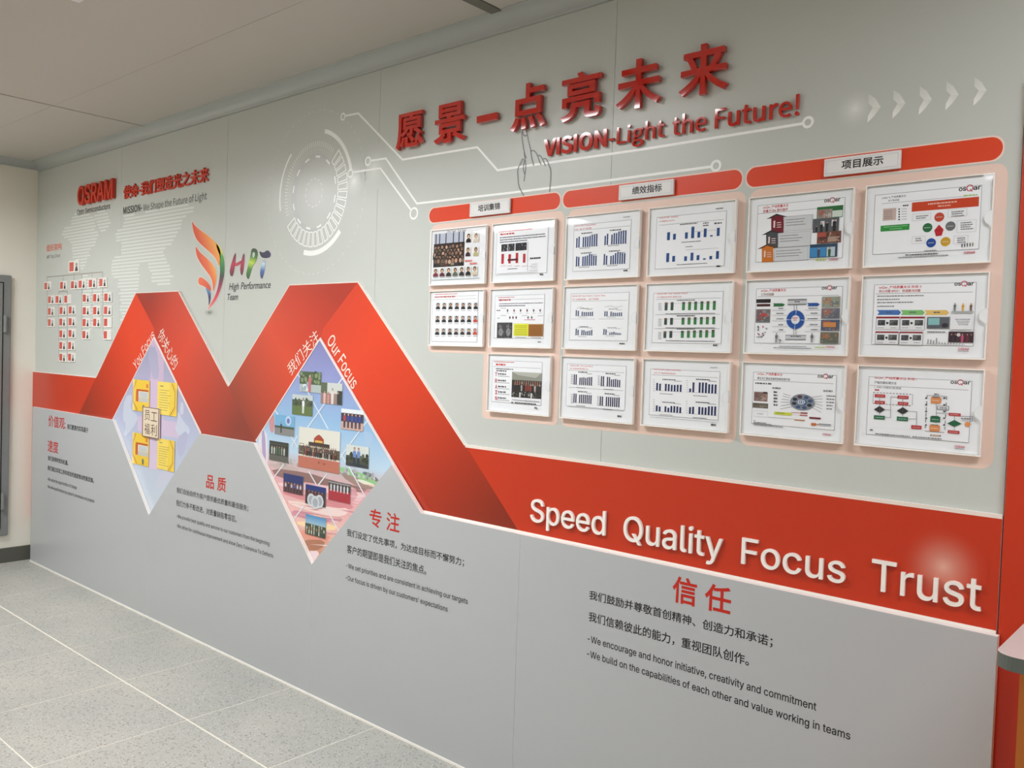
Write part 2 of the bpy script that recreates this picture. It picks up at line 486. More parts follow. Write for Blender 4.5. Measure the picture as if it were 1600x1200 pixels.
# --- floor: grout bed with separate tiles
fl = box('floor', R['x0']-.1, R['y0']-.1, -.12, R['x1']+.1, .12, -.0007, M['grout']); tag(fl, kind='structure')
TS = .607; tm = None
gx0, gy0 = -4.0-TS*5, -.565
bx, by = TS-.0058, TS-.006
tm = boxmesh('tile', -bx/2, -by/2, -.01, bx/2, by/2, 0, M['tile'])
tmh = boxmesh('tile_cut', -bx/2, -.277, -.01, bx/2, .277, 0, M['tile'])
for i in range(-1, 16):
    cx = gx0+TS*(i+.5)
    if cx-TS/2 < R['x0']-.4 or cx > R['x1']+.1: continue
    for j in range(-1, 8):
        cy = gy0-TS*(j+.5)
        if j == -1:
            o = link('tile', tmh, fl, (cx, -.282, random.uniform(-.0002, .0002)))
        else:
            o = link('tile', tm, fl, (cx, cy, random.uniform(-.0002, .0002)))
# --- ceiling with separate panels
ce = box('ceiling', R['x0']-.1, R['y0']-.1, R['h']+.012, R['x1']+.1, .12, R['h']+.1, M['dark']); tag(ce, kind='structure')
xs = [R['x0'], -5.003, -2.235, -2.182, -.6, 1.0, R['x1']]; ys = [0.0, -.542, -1.75, -2.95, R['y0']]
for a, b in zip(xs, xs[1:]):
    if abs(b-a) < .1:
        box('joint_strip', a, R['y0'], R['h']-.002, b, 0, R['h']+.008, M['strip'], ce); continue
    for c, d in zip(ys, ys[1:]):
        box('panel', a+.003, d+.0008, R['h'], b-.003, c-.0008, R['h']+.012, M['ceil'], ce)
box('joint_bead', -5.009, R['y0'], R['h']-.004, -4.997, 0, R['h']+.004, M['ceil'], ce)
# --- walls
wb = box('wall_back', R['x0']-.1, .010, 0, R['x1']+.1, .11, R['h'], M['board']); tag(wb, kind='structure')
wl = box('wall_left', R['x0']-.1, R['y0'], 0, R['x0'], .01, R['h'], M['wall']); tag(wl, kind='structure')
wr = box('wall_right', R['x1'], R['y0'], 0, R['x1']+.1, .01, R['h'], M['wall']); tag(wr, kind='structure')
wf = box('wall_front', R['x0'], R['y0']-.1, 0, R['x1'], R['y0'], R['h'], M['wall']); tag(wf, kind='structure')
bl = box('baseboard_left', R['x0'], R['y0'], 0, R['x0']+.012, -.002, .104, M['base']); tag(bl, kind='structure')
# cove mouldings (quarter round), along the back wall and the end wall
def cove(name, path, r=.052, n=8):
    bm = bmesh.new(); prof = [(r*(1-math.sin(t*math.pi/2/n)), r*(1-math.cos(t*math.pi/2/n))) for t in range(n+1)]
    # prof: (distance from wall, drop from ceiling), concave quarter
    rows = []
    for (px, py, nx, ny) in path:
        rows.append([bm.verts.new((px+nx*a, py+ny*a, R['h']-b)) for a, b in prof])
    for A_, B_ in zip(rows, rows[1:]):
        for i in range(n): bm.faces.new((A_[i], A_[i+1], B_[i+1], B_[i]))
    # back corner
    back = [bm.verts.new((px, py, R['h'])) for (px, py, nx, ny) in path]
    for i in range(len(path)-1):
        bm.faces.new((back[i], rows[i][0], rows[i+1][0], back[i+1]))
        bm.faces.new((back[i], back[i+1], rows[i+1][-1], rows[i][-1]))
    bmesh.ops.recalc_face_normals(bm, faces=bm.faces[:])
    me = bpy.data.meshes.new(name); bm.to_mesh(me); bm.free(); me.materials.append(M['cove'])
    for p in me.polygons: p.use_smooth = True
    return tag(link(name, me), kind='structure')
cove('trim_1', [(R['x0'], -.0005, 0, -1), (R['x1'], -.0005, 0, -1)], .062)
cove('trim_2', [(R['x0'], 0, 1, 0), (R['x0'], R['y0'], 1, 0)], .05)
# upper printed boards
seams = [R['x0'], -5.376, -4.147, -2.920, -1.701, -.482, R['x1']]
for a, b in zip(seams, seams[1:]):
    box('panel', a+.0007, 0, 0.0, b-.0007, .010, R['h']-.02, M['board'], wb)

# --- lamps
for i, (x, y, lx, ly, W, SPR) in enumerate(LAMPS):
    t = thing('ceiling_lamp', 'long white ceiling lamp with a glowing diffuser, ' + ('nearest the dial graphic', 'nearest the end wall', 'above the viewer', 'nearest the counter', 'farthest from the display wall')[i], 'lamp', 'long ceiling lamps', (x, y, R['h']))
    bm = bmesh.new()
    hx, hy = lx/2, ly/2
    def bb(x0, y0, z0, x1, y1, z1):
        r = bmesh.ops.create_cube(bm, size=1)
        for v in r['verts']: v.co = Vector((x0 if v.co.x < 0 else x1, y0 if v.co.y < 0 else y1, z0 if v.co.z < 0 else z1))
    bb(-hx-.03, -hy-.03, -.05, hx+.03, -hy, -.001); bb(-hx-.03, hy, -.05, hx+.03, hy+.03, -.001)
    bb(-hx-.03, -hy, -.05, -hx, hy, -.001); bb(hx, -hy, -.05, hx+.03, hy, -.001)
    me = bpy.data.meshes.new('housing'); bm.to_mesh(me); bm.free(); me.materials.append(M['lampbody']); link('housing', me, t)
    link('diffuser', boxmesh('diffuser', -hx, -hy, -.042, hx, hy, -.034, M['diff']), t)
    L = bpy.data.lights.new('lamp_light', 'AREA'); L.shape = 'RECTANGLE'; L.size = lx; L.size_y = ly; L.energy = W; L.color = (.91, .95, 1); L.spread = math.radians(SPR)
    lo = bpy.data.objects.new('lamp_light', L); C.objects.link(lo); lo.location = (0, 0, -.045); lo.parent = t

# ================================================================== UPPER WALL PRINT
WHT = (252, 252, 248)
YP = -.0002
# world map of fine white lines
ink = Ink(YP)
c2 = lambda x, y: P(60+x/5.714, 250+y/5.714)
c1 = lambda x, y: P(60+x/6, 370+y/6)
lands = [[c2(*q) for q in l] for l in (
    [(300, 520), (340, 480), (420, 470), (490, 500), (500, 600), (540, 680), (500, 760), (450, 850), (430, 960), (380, 990), (330, 930), (300, 830), (290, 720), (215, 700), (210, 620), (290, 590)],
    [(500, 470), (620, 460), (640, 520), (630, 620), (560, 650), (510, 600)],
    [(700, 640), (760, 600), (760, 480), (900, 500), (1080, 420), (1390, 400), (1390, 460), (1300, 520), (1250, 640), (1200, 740), (1130, 800), (1120, 900), (1180, 980), (1200, 1100), (1100, 1150), (1010, 1100), (1000, 960), (940, 900), (890, 960), (900, 1080), (880, 1150), (870, 1300), (800, 1500), (740, 1500), (720, 1080), (660, 1060), (650, 920), (690, 860), (750, 850), (750, 760), (690, 740)])]
lands.append([c1(*q) for q in ((410, 330), (480, 380), (600, 420), (640, 500), (590, 600), (560, 760), (490, 900), (430, 800), (410, 560))])
for land in lands:
    land = smooth(land, 1)
    z0, z1 = min(p[1] for p in land), max(p[1] for p in land)
    z = z0+.004
    while z < z1:
        X = []
        for i in range(len(land)):
            a, b = land[i], land[(i+1) % len(land)]
            if (a[1] > z) != (b[1] > z): X.append(a[0]+(z-a[1])/(b[1]-a[1])*(b[0]-a[0]))
        X.sort()
        for a, b in zip(X[::2], X[1::2]):
            a += random.uniform(-.02, .02); b += random.uniform(-.02, .02)
            if b-a > .01: ink.poly([(a, z), (b, z), (b, z+.011), (a, z+.011)], (240, 242, 236), .5)
        z += .0205
tag(ink.build('world_map', wb), 'faint world map drawn in fine white lines')
# dial graphic
ink = Ink(YP-.0001); c0 = (-3.381, 2.3207)
g = lambda a, b, r0, r1, al=1: ink.arc(c0, r0, r1, a, b, WHT, a=al)
ink.disc(c0, .18, (186, 190, 192), a=.45, n=40)
ink.glow(c0, .07, (250, 250, 250), .95); ink.glow(P(495, 302), .16, (236, 236, 236), .35)
ink.glow(P(553, 282), .085, (255, 255, 250), .9); ink.glow(P(585, 262), .10, (255, 255, 250), .5)
ink.hold = True
g(133, 193, .270, .282, .85); g(14, 75, .274, .293, .9); g(-104, -43, .268, .292)
for k in range(48):
    a = 52+k*3.0*1.35
    if a > 205: break
    g(a, a+1.1, .212, .236, .6)
    g(a, a+.9, .196, .202, .35)
nb = 20
for k in range(nb):
    a0 = 44-(44+148)*k/nb; a1 = 44-(44+148)*(k+.72)/nb
    q = [(c0[0]+r*math.cos(math.radians(a)), c0[1]+r*math.sin(math.radians(a))) for r, a in ((.183, a0), (.250, a0), (.250, a1), (.183, a1))]
    ink.line(q, .0055, WHT, closed=True)
for k in range(12):
    a = 14.6-29.2*k*1.005; g(a-6, a+6, .161, .171, .95)
for k in range(14):
    g(k*25.7, k*25.7+13, .062, .067, .7)
for k in range(60):
    a = k*6+random.random()*3; g(a, a+2.2, .375, .378, .35)
tag(ink.build('dial_graphic', wb), 'white technical dial with rings, ticks and blocks')
# circuit lines
def circuit(pts, ends):
    ink = Ink(YP-.0004)
    w_ = .0085
    ink.line([P(*p) for p in pts], w_, WHT)
    for (x, y, r) in ends:
        c = P(x, y); ink.arc(c, r-.006, r+.002, 0, 360, WHT, n=24)
    tag(ink.build('circuit_line', wb), 'white printed circuit line ending in open circles')
circuit([(540, 181), (560, 177), (629, 249.5), (746, 230), (777.5, 266), (800, 262.5), (1000, 234), (1200, 202), (1255, 193)], [(536, 182.3, .016), (1262.5, 191, .0155)])
circuit([(580, 251), (603, 247.6), (651.5, 318), (800, 301), (890, 290), (1111, 260.5)], [(575, 252, .019), (1118.8, 259, .0165)])
circuit([(552, 269), (594.4, 263), (643, 329)], [(547.5, 271, .019), (646.8, 333.5, .024)])
# pointing hand
ink = Ink(YP-.0006); h8 = lambda *l: [P(790+x/9.23, 190+y/9.23) for x, y in l]
GR = (120, 122, 120)
for l in (h8((300, 530), (268, 440), (238, 240), (234, 170), (250, 125), (275, 112), (300, 130), (315, 190), (335, 300), (365, 420), (372, 510), (410, 635)),
          h8((268, 440), (285, 560), (295, 650), (280, 780), (266, 860)), h8((280, 540), (258, 640), (256, 700), (280, 760)),
          h8((250, 140), (252, 190), (285, 212), (312, 190)),
          h8((368, 430), (400, 412), (440, 445), (470, 510), (490, 580), (518, 625)),
          h8((465, 492), (500, 488), (530, 530), (560, 600), (580, 640)),
          h8((545, 540), (575, 530), (605, 560), (625, 630), (655, 690), (655, 800), (636, 1020)),
          h8((262, 545), (240, 540), (210, 610), (172, 700), (180, 800), (188, 920), (230, 1010), (266, 1070))):
    ink.line(smooth(l, 1, False), .0042, GR)
ink.line(h8((245, 548), (208, 628)), .010, (150, 152, 150))
tag(ink.build('pointing_hand', wb), 'thin grey outline of a hand pointing upwards')
# chevrons
for dx, dz in ((0, 0), (155, -25), (320, -48), (487, -78), (662, -105)):
    ink = Ink(YP-.0003); q = lambda l: [P(1200+(x+dx)/4, (y+dz)/4) for x, y in l]
    ink.gradient(q([(630, 588), (672, 616), (705, 670), (655, 672), (628, 645)]), [(q([(630, 588)])[0], (216, 218, 212)), (q([(700, 680)])[0], (238, 238, 232))], 6)
    ink.gradient(q([(705, 670), (662, 728), (622, 766), (625, 725), (655, 672)]), [(q([(690, 670)])[0], (226, 226, 220)), (q([(622, 766)])[0], (253, 251, 246))], 6)
    tag(ink.build('chevron', wb), 'white arrowhead pointing right')
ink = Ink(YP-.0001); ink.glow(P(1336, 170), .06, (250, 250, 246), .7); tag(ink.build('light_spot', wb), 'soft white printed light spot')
# pink backing shapes and orange header bars
PK = (236, 207, 192)
def rounded(x0, z0, x1, z1, r, corners=(1, 1, 1, 1), n=8):
    """corners: bl, br, tr, tl"""
    o = []
    for (cx, cz, a), k in zip(((x0, z0, 180), (x1, z0, 270), (x1, z1, 0), (x0, z1, 90)), corners):
        if not k: o.append((cx, cz)); continue
        ox, oz = cx+(r if cx == x0 else -r), cz+(r if cz == z0 else -r)
        o += [(ox+r*math.cos(math.radians(a+90*i/n)), oz+r*math.sin(math.radians(a+90*i/n))) for i in range(n+1)]
    return o
zt = 2.112
pl = [rounded(-2.575, 1.598, -1.892, zt, .03, (1, 0, 1, 1)), rounded(-2.262, 1.352, -1.892, 1.598, .02, (1, 1, 0, 0)),
      rounded(-1.894+.016, 1.352, -1.205, zt, .03), rounded(-1.196+.002, 1.350, -.511, zt, .03)]
for grp in (pl[:2], pl[2:3], pl[3:]):
    ink = Ink(YP-.0002)
    for q in grp: ink.bump(); ink.poly(q, PK)
    tag(ink.build('backing_shape', wb), 'pale pink printed field behind the display frames')
def bar(tl, br, lab):
    ink = Ink(YP-.0004); z1, z0 = tl[1], br[1]
    ink.bump(); ink.poly(rounded(tl[0]-.004, z0-.004, br[0]+.004, z1+.004, (z1-z0)/2), (240, 214, 200))
    ink.bump(); ink.poly(rounded(tl[0], z0, br[0], z1, (z1-z0)/2-.0005), (222, 66, 28))
    tag(ink.build('header_bar', wb), lab)
bz1, bz0 = 2.178, 2.120
a1, a2 = P(671, 335)[0], P(875.5, 312)[0]
b1, b2 = P(880, 313)[0], P(1159.7, 278)[0]
d1, d2 = P(1166.7, 278)[0], P(1567.3, 229)[0]
print('bars z', [round(P(*q)[1], 3) for q in ((677, 322.5), (677, 345), (862, 301), (865, 327.5), (1150, 265), (1150, 290), (1175, 292), (1555, 212), (1550, 249))])
bar((a1, bz1), (a2, bz0), 'orange header bar above the narrow left block of frames')
bar((b1, bz1), (b2, bz0), 'orange header bar above the middle block of frames')
bar((d1, bz1), (d2, bz0), 'orange header bar above the right block of frames')
# flat lettering of the upper wall
def lettering(items, parent, Y, name='lettering', mt=None, label=None):
    for it in items:
        body, A, B, T, col = it[:5]; kw = it[5] if len(it) > 5 else {}
        ink = Ink(Y); ink.text(body, P(*A, Y), P(*B, Y), P(*T, Y), col, **kw)
        o = ink.build(name, parent, mt)
        tag(o, (label or '%s lettering reading "%s"') % (kw.get('_', None) or ('red' if col[0] > 150 else 'black'), ' '.join(body.split()[:6])) if label is None else label)
BK = (20, 20, 22); RD = (198, 34, 16)
lettering([
    ('Opto Semiconductors', (120.5, 335.3), (172, 326.3), (120.5, 327.5), BK, dict(off=.018)),
    ('MISSION-', (192.5, 334.7), (222, 329), (192.5, 324.6), BK, dict(off=.03, face='han')),
    ('We Shape the Future of Light', (223.8, 328.5), (323, 312.5), (223.8, 318.5), BK, dict(face='han')),
    ('组织架构', (72.5, 394), (96.5, 390), (72.5, 383), (226, 120, 100), dict(cjk=True, off=.02)),
    ('MF Org Chart', (73, 404.5), (94, 401), (73, 399.5), (90, 92, 90)),
], wb, YP-.0004)
# team logo
lg = thing('team_logo', 'colourful winged flame emblem with painted letters HPT on the upper board', 'logo', None, (-3.9, 0, 1.9))
LP = (3.9, 0, -1.9)
lf = lambda l: [P(285+x/7.275, 335+y/7.275) for x, y in l]
def lchild(o): o.location = LP; o.parent = lg; return o
def pt(y, x=400): return lf([(x, y)])[0]
def logo_part(name, pts, stops, edge=True, sm=2):
    ink = Ink(-.0012); p = smooth(lf(pts), sm)
    if edge: ink.line(p, .006, (240, 232, 222), closed=True)
    ink.gradient(p, [(lf([s])[0], c) for s, c in stops], 14)
    o = ink.build(name); lchild(o); return o
logo_part('flame', [(108, 62), (135, 120), (220, 190), (300, 245), (380, 320), (420, 375), (440, 440), (432, 540), (415, 600), (400, 540), (360, 470), (290, 410), (210, 340), (150, 270), (118, 160)], [((330, 230), (247, 165, 70)), ((260, 300), (240, 120, 50)), ((230, 380), (226, 82, 40))])
logo_part('flame', [(148, 345), (190, 420), (260, 480), (330, 545), (370, 600), (392, 670), (390, 760), (370, 830), (352, 895), (348, 800), (330, 720), (270, 640), (210, 560), (160, 470)], [((330, 500), (247, 165, 70)), ((290, 560), (240, 110, 48)), ((240, 620), (226, 78, 40))])
logo_part('flame', [(195, 708), (240, 725), (290, 770), (325, 820), (330, 880), (290, 850), (245, 815), (190, 800), (178, 755)], [((200, 720), (240, 110, 60)), ((320, 860), (215, 70, 45))])
logo_part('blue_tail', [(255, 832), (310, 860), (328, 900), (324, 980), (300, 1055), (300, 960), (285, 890)], [((290, 840), (110, 160, 205)), ((315, 930), (30, 50, 110)), ((305, 1050), (20, 25, 50))])
logo_part('crescent', [(380, 315), (430, 365), (465, 450), (485, 560), (482, 680), (455, 800), (410, 930), (370, 1000), (310, 1065), (280, 1090), (320, 1020), (370, 930), (400, 850), (420, 750), (430, 650), (425, 560), (432, 470), (400, 400)],
          [((400, 350), (240, 205, 60)), ((420, 410), (225, 220, 60)), ((440, 470), (70, 165, 70)), ((450, 620), (25, 115, 60)), ((450, 700), (40, 60, 55)), ((430, 790), (130, 25, 70)), ((400, 930), (215, 45, 85)), ((300, 1080), (240, 120, 100))])
logo_part('painted_letter', [(600, 425), (614, 470), (580, 705), (545, 700), (538, 625)], [((600, 430), (70, 20, 40)), ((575, 560), (190, 30, 80)), ((555, 700), (70, 15, 40))], False, 1)
logo_part('painted_letter', [(592, 560), (635, 545), (675, 520), (668, 560), (630, 585), (595, 590)], [((592, 560), (215, 60, 80)), ((675, 540), (170, 30, 70))], False, 1)
logo_part('painted_letter', [(698, 425), (712, 480), (690, 690), (665, 690), (655, 600)], [((700, 430), (80, 25, 45)), ((685, 560), (185, 30, 75)), ((675, 690), (80, 15, 40))], False, 1)
logo_part('painted_letter', [(788, 385), (845, 390), (862, 440), (840, 540), (800, 580), (775, 680), (752, 750), (722, 690), (745, 600), (775, 470)], [((800, 390), (25, 60, 40)), ((800, 480), (60, 130, 50)), ((790, 550), (195, 225, 70)), ((765, 620), (70, 140, 50)), ((750, 740), (20, 60, 40))], False, 1)
ink = Ink(-.0016); ink.poly(smooth(lf([(805, 430), (828, 432), (825, 480), (805, 500), (798, 460)]), 1), (205, 208, 200)); lchild(ink.build('letter_counter'))
logo_part('painted_letter', [(872, 412), (920, 440), (970, 402), (1006, 440), (1002, 485), (950, 500), (895, 488)], [((880, 430), (20, 25, 50)), ((1000, 470), (50, 40, 90))], False, 1)
logo_part('painted_letter', [(925, 505), (947, 550), (935, 650), (905, 748), (883, 690), (892, 600)], [((925, 510), (110, 140, 190)), ((925, 560), (200, 228, 240)), ((915, 640), (70, 110, 180)), ((900, 740), (15, 25, 70))], False, 1)
ink = Ink(-.0010); ink.glow(lf([(310, 1115)])[0], .075, (70, 70, 66), .9, .026); lchild(ink.build('printed_ground_shade'))
for body, A, B, T in (('High Performance', (358, 452.3), (423, 450.8), (358, 441.8)), ('Team', (355.3, 469), (372, 468.3), (355.3, 459.3))):
    ink = Ink(-.0010); ink.text(body, P(*A), P(*B), P(*T), (30, 34, 46), shear=.22, off=.006, face='hand'); o = ink.build('lettering'); lchild(o)
    tag(o, 'slanted dark lettering reading "%s"' % body)

# ================================================================== RIBBON BOARD
YO = -.014
up = [(61, 581), (150, 589.5), (212, 457.3), (279, 454.3), (357, 603), (452.3, 444.7), (560, 440), (727, 696), (1568, 803.5)]
upw = [P(*q, YO) for q in up]
upw[0] = (R['x0']+.002, upw[0][1]); upw[-1] = (-.4815, upw[-1][1])
zr = (upw[-1][1]+upw[-2][1])/2; upw[-1] = (-.4815, zr); upw[-2] = (upw[-2][0], zr)
zl = (upw[0][1]+upw[1][1])/2; upw[0] = (upw[0][0], zl); upw[1] = (upw[1][0], zl)
rb = prism('ribbon_board', upw+[(-.4815, .30), (R['x0']+.002, .30)], YO, -.0004, M['orange'], M['core'])
tag(rb, 'folded orange ribbon board with two mountain peaks running across the wall', 'board')
ink = Ink(YO-.0003)
q = lambda *l: [P(x, y, YO) for x, y in l]
U = upw
xl = R['x0']+.002
zlo = .9
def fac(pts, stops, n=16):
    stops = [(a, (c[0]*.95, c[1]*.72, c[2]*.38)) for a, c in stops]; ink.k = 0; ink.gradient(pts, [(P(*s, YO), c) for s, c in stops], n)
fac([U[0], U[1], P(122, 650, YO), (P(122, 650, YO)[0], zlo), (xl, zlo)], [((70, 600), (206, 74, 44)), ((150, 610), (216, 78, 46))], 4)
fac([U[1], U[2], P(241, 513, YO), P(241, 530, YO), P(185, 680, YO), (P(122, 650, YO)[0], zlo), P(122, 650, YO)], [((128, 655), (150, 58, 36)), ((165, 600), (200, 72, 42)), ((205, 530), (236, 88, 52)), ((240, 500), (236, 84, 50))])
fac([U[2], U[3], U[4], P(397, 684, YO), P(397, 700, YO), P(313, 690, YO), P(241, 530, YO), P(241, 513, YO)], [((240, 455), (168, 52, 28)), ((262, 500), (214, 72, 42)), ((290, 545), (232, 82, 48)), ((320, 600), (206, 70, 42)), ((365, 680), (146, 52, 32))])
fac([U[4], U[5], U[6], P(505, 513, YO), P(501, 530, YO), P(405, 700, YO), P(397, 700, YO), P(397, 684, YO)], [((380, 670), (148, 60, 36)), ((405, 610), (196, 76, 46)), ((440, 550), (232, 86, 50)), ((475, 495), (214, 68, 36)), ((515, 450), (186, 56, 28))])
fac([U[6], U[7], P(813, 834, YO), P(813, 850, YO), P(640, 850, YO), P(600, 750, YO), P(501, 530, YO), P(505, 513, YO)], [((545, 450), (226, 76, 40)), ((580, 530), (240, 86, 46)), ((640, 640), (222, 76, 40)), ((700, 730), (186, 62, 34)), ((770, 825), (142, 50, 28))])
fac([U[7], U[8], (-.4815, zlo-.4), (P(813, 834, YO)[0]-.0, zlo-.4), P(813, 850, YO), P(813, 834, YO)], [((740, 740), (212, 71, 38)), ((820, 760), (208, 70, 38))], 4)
ink.k = 2
# white printed border along the upper outline
for i in range(len(U)-1):
    wd = .0065 if i in (3, 6) else (.010 if i == 7 else .004)
    a, b = U[i], U[i+1]; l = math.hypot(b[0]-a[0], b[1]-a[1]); n = ((b[1]-a[1])/l, -(b[0]-a[0])/l)
    ink.poly([a, b, (b[0]+n[0]*wd, b[1]+n[1]*wd), (a[0]+n[0]*wd, a[1]+n[1]*wd)], (240, 226, 214))
zs_ = P(1540, 982, YO)[1]; xa_ = P(652, 800, YO)[0]
box('edge_bead', xa_, YO-.003, zs_-.03, -.4825, YO-.0002, zs_, M['white'], rb)
tag(ink.build('ribbon_print', rb), 'orange print shaded like a folded ribbon, pale edge line')
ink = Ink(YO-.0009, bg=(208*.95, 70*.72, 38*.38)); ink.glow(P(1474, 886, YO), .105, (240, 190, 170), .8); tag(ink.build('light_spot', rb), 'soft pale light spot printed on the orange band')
# words along the peaks
for body, A, B, T, kw in (
        ('You Focus', (212, 579), (242.5, 526), (205.5, 571), dict()),
        ('你关心的', (246, 526), (271.5, 580), (256, 514), dict(cjk=True)),
        ('我们关注', (455, 588), (501, 530), (446.5, 573), dict(cjk=True)),
        ('Our Focus', (511, 534), (551, 609), (519.5, 519), dict(off=.008))):
    ink = Ink(YO-.0012); ink.text(body, P(*A, YO), P(*B, YO), P(*T, YO), (244, 226, 214), rot=True, **kw)
    tag(ink.build('lettering', rb), 'white slanting lettering reading "%s"' % body)
# orange column panel at the right end
col = box('column_panel', -.478, -.014, 0, .45, .0, 2.305, M['orange']); tag(col, 'tall plain orange panel at the right end of the display wall', 'panel')

# ================================================================== GREY BOARDS
YG = -.040
g = lambda x, y: P(x, y, YG)
xL = (g(52, 637)[0]+g(46, 870)[0])/2; xR = (g(1558, 997)[0]+g(1549, 1187)[0])/2
x1_, x2_, x3_ = (g(233, 806)[0]+g(229.5, 900)[0])/2, g(487, 882)[0], g(813, 832)[0]
zt1 = (g(52, 637)[1]+g(176, 655)[1])/2; zt2 = (g(311, 679)[1]+g(396, 691)[1])/2; zt3 = (g(657, 803)[1]+g(813, 832)[1])/2; zt4 = (g(813, 832)[1]+g(1558, 997)[1])/2
zt34 = (g(657, 803)[1]+g(813, 832)[1]+g(1558, 997)[1])/3
zv1, zv2 = g(232.5, 805)[1], g(487, 882)[1]
print('grey', xL, x1_, x2_, x3_, xR, zt1, zt2, zt34, zv1, zv2)
e = .0008
boards = [
    ([(xL, 0), (x1_-e, 0), (x1_-e, zv1), (g(176, 655)[0], zt1), (xL, zt1)], 'light grey board at the far left end with the red heading 速度'),
    ([(x1_+e, 0), (x2_-e, 0), (x2_-e, zv2), (g(396, 691)[0], zt2), (g(311, 679)[0], zt2), (x1_+e, zv1)], 'light grey board between the two diamonds with the red heading 品质'),
    ([(x2_+e, 0), (x3_-e, 0), (x3_-e, zt34), (g(657, 803)[0], zt34), g(611.5, 726), (x2_+e, zv2)], 'light grey board with a pointed top and the red heading 专注'),
    ([(x3_+e, 0), (xR, 0), (xR, zt34), (x3_+e, zt34)], 'widest light grey board at the right with the red heading 信任')]
GB = []
for pts, lab in boards:
    o = prism('grey_board', pts, YG, YO-.0045, M['grey'], M['core']); tag(o, lab, 'board', 'grey boards along the floor')
    a, b = min(p[0] for p in pts), max(p[0] for p in pts)
    box('base_strip', a, YG-.004, 0, b, YG, .009, M['white'], o); GB.append(o)
for par, items in ((GB[0], [
        ('价值观:', (75.5, 666.5), (102.5, 671), (75.5, 648.5), RD, dict(cjk=True, off=.012)),
        ('我们愿景的实现基于', (105, 670.8), (138, 676.5), (105, 662.5), BK, dict(cjk=True, off=.008)),
        ('速度', (74.4, 705.5), (91, 709), (74.4, 687), RD, dict(cjk=True, off=.012)),
        ('我们获得转变的机遇。', (74.8, 719.3), (106.5, 727.3), (74.8, 711.8), BK, dict(cjk=True, off=.008)),
        ('我们通过实现工序和项目的速度推动性能发展。', (74.4, 735), (146.6, 754.6), (74.4, 727.5), BK, dict(cjk=True, off=.008)),
        ('-We seize the opportunities of change', (74, 750.8), (120, 764), (74, 746), BK),
        ('-We drive performance by speed in processes and projects', (73.5, 763), (147.5, 784.5), (73.5, 758.3), BK)]),
    (GB[1], [
        ('品 质', (322, 762.7), (353, 769.5), (322, 740.5), RD, dict(cjk=True, off=.02)),
        ('我们自始自终为客户提供最优质量和最佳服务；', (276, 770.9), (388, 799.5), (276, 761.5), BK, dict(cjk=True)),
        ('我们力争不断改进，对质量缺陷零容忍。', (275.3, 791.3), (369.7, 816), (275.3, 781.5), BK, dict(cjk=True)),
        ('-We provide best quality and service to our customers from the beginning', (275.6, 810), (421, 850.8), (275.6, 804.6), BK),
        ('-We strive for continuous improvement and show Zero Tolerance To Defects', (275.3, 824.3), (427, 870.8), (275.3, 818.9), BK)]),
    (GB[2], [
        ('专 注', (577, 823), (624, 832.5), (577, 794), RD, dict(cjk=True, off=.014)),
        ('我们设定了优先事项，为达成目标而不懈努力；', (542, 839.5), (725, 884.5), (542, 827.3), BK, dict(cjk=True)),
        ('客户的期望即是我们关注的焦点。', (542, 865.8), (666, 896.5), (542, 852.6), BK, dict(cjk=True)),
        ('-We set priorities and are consistent in achieving our targets', (541, 888), (731, 942.5), (541, 880.8), BK),
        ("-Our focus is driven by our customers' expectations", (540, 906.8), (699.5, 954.5), (540, 899.6), BK)]),
    (GB[3], [
        ('信 任', (1050, 941), (1141.5, 961), (1050, 899), RD, dict(cjk=True, res=4, off=.022)),
        ('我们鼓励并尊敬首创精神、创造力和承诺；', (920.5, 937.5), (1207, 1012), (920.5, 922), BK, dict(cjk=True)),
        ('我们信赖彼此的能力，重视团队创作。', (919.5, 971), (1170, 1041), (919.5, 955.3), BK, dict(cjk=True)),
        ('-We encourage and honor initiative, creativity and commitment', (918, 1004), (1275.5, 1108.3), (918, 993.8), BK, dict(res=4)),
        ('-We build on the capabilities of each other and value working in teams', (917, 1026.5), (1328.5, 1155), (917, 1016.3), BK, dict(res=4))])):
    for it in items:
        body, A, B, T, colr = it[:5]; kw = it[5] if len(it) > 5 else {}
        if colr is BK: kw = dict(kw, off=kw.get('off', 0)+.012)
        ink = Ink(YG-.0004); ink.text(body, g(*A), g(*B), g(*T), colr, **kw)
        if ' ' in body and colr is RD:
            mid = (g(*A)[0]+g(*B)[0])/2; fs_ = ink.f
            ink.f = [k for k in fs_ if ink.v[k[0]][0] < mid]; tag(ink.build('heading', par), 'left red character of the heading %s' % body)
            ink.f = [k for k in fs_ if ink.v[k[0]][0] >= mid]; tag(ink.build('heading', par), 'right red character of the heading %s' % body); continue
        o = ink.build('heading' if colr is RD else 'text_line', par)
        tag(o, ('red heading reading "%s"' if colr is RD else 'black text line beginning "%s"') % (body if colr is RD else (body[:8] if ord(body[0]) > 255 else ' '.join(body.split()[:5]))))

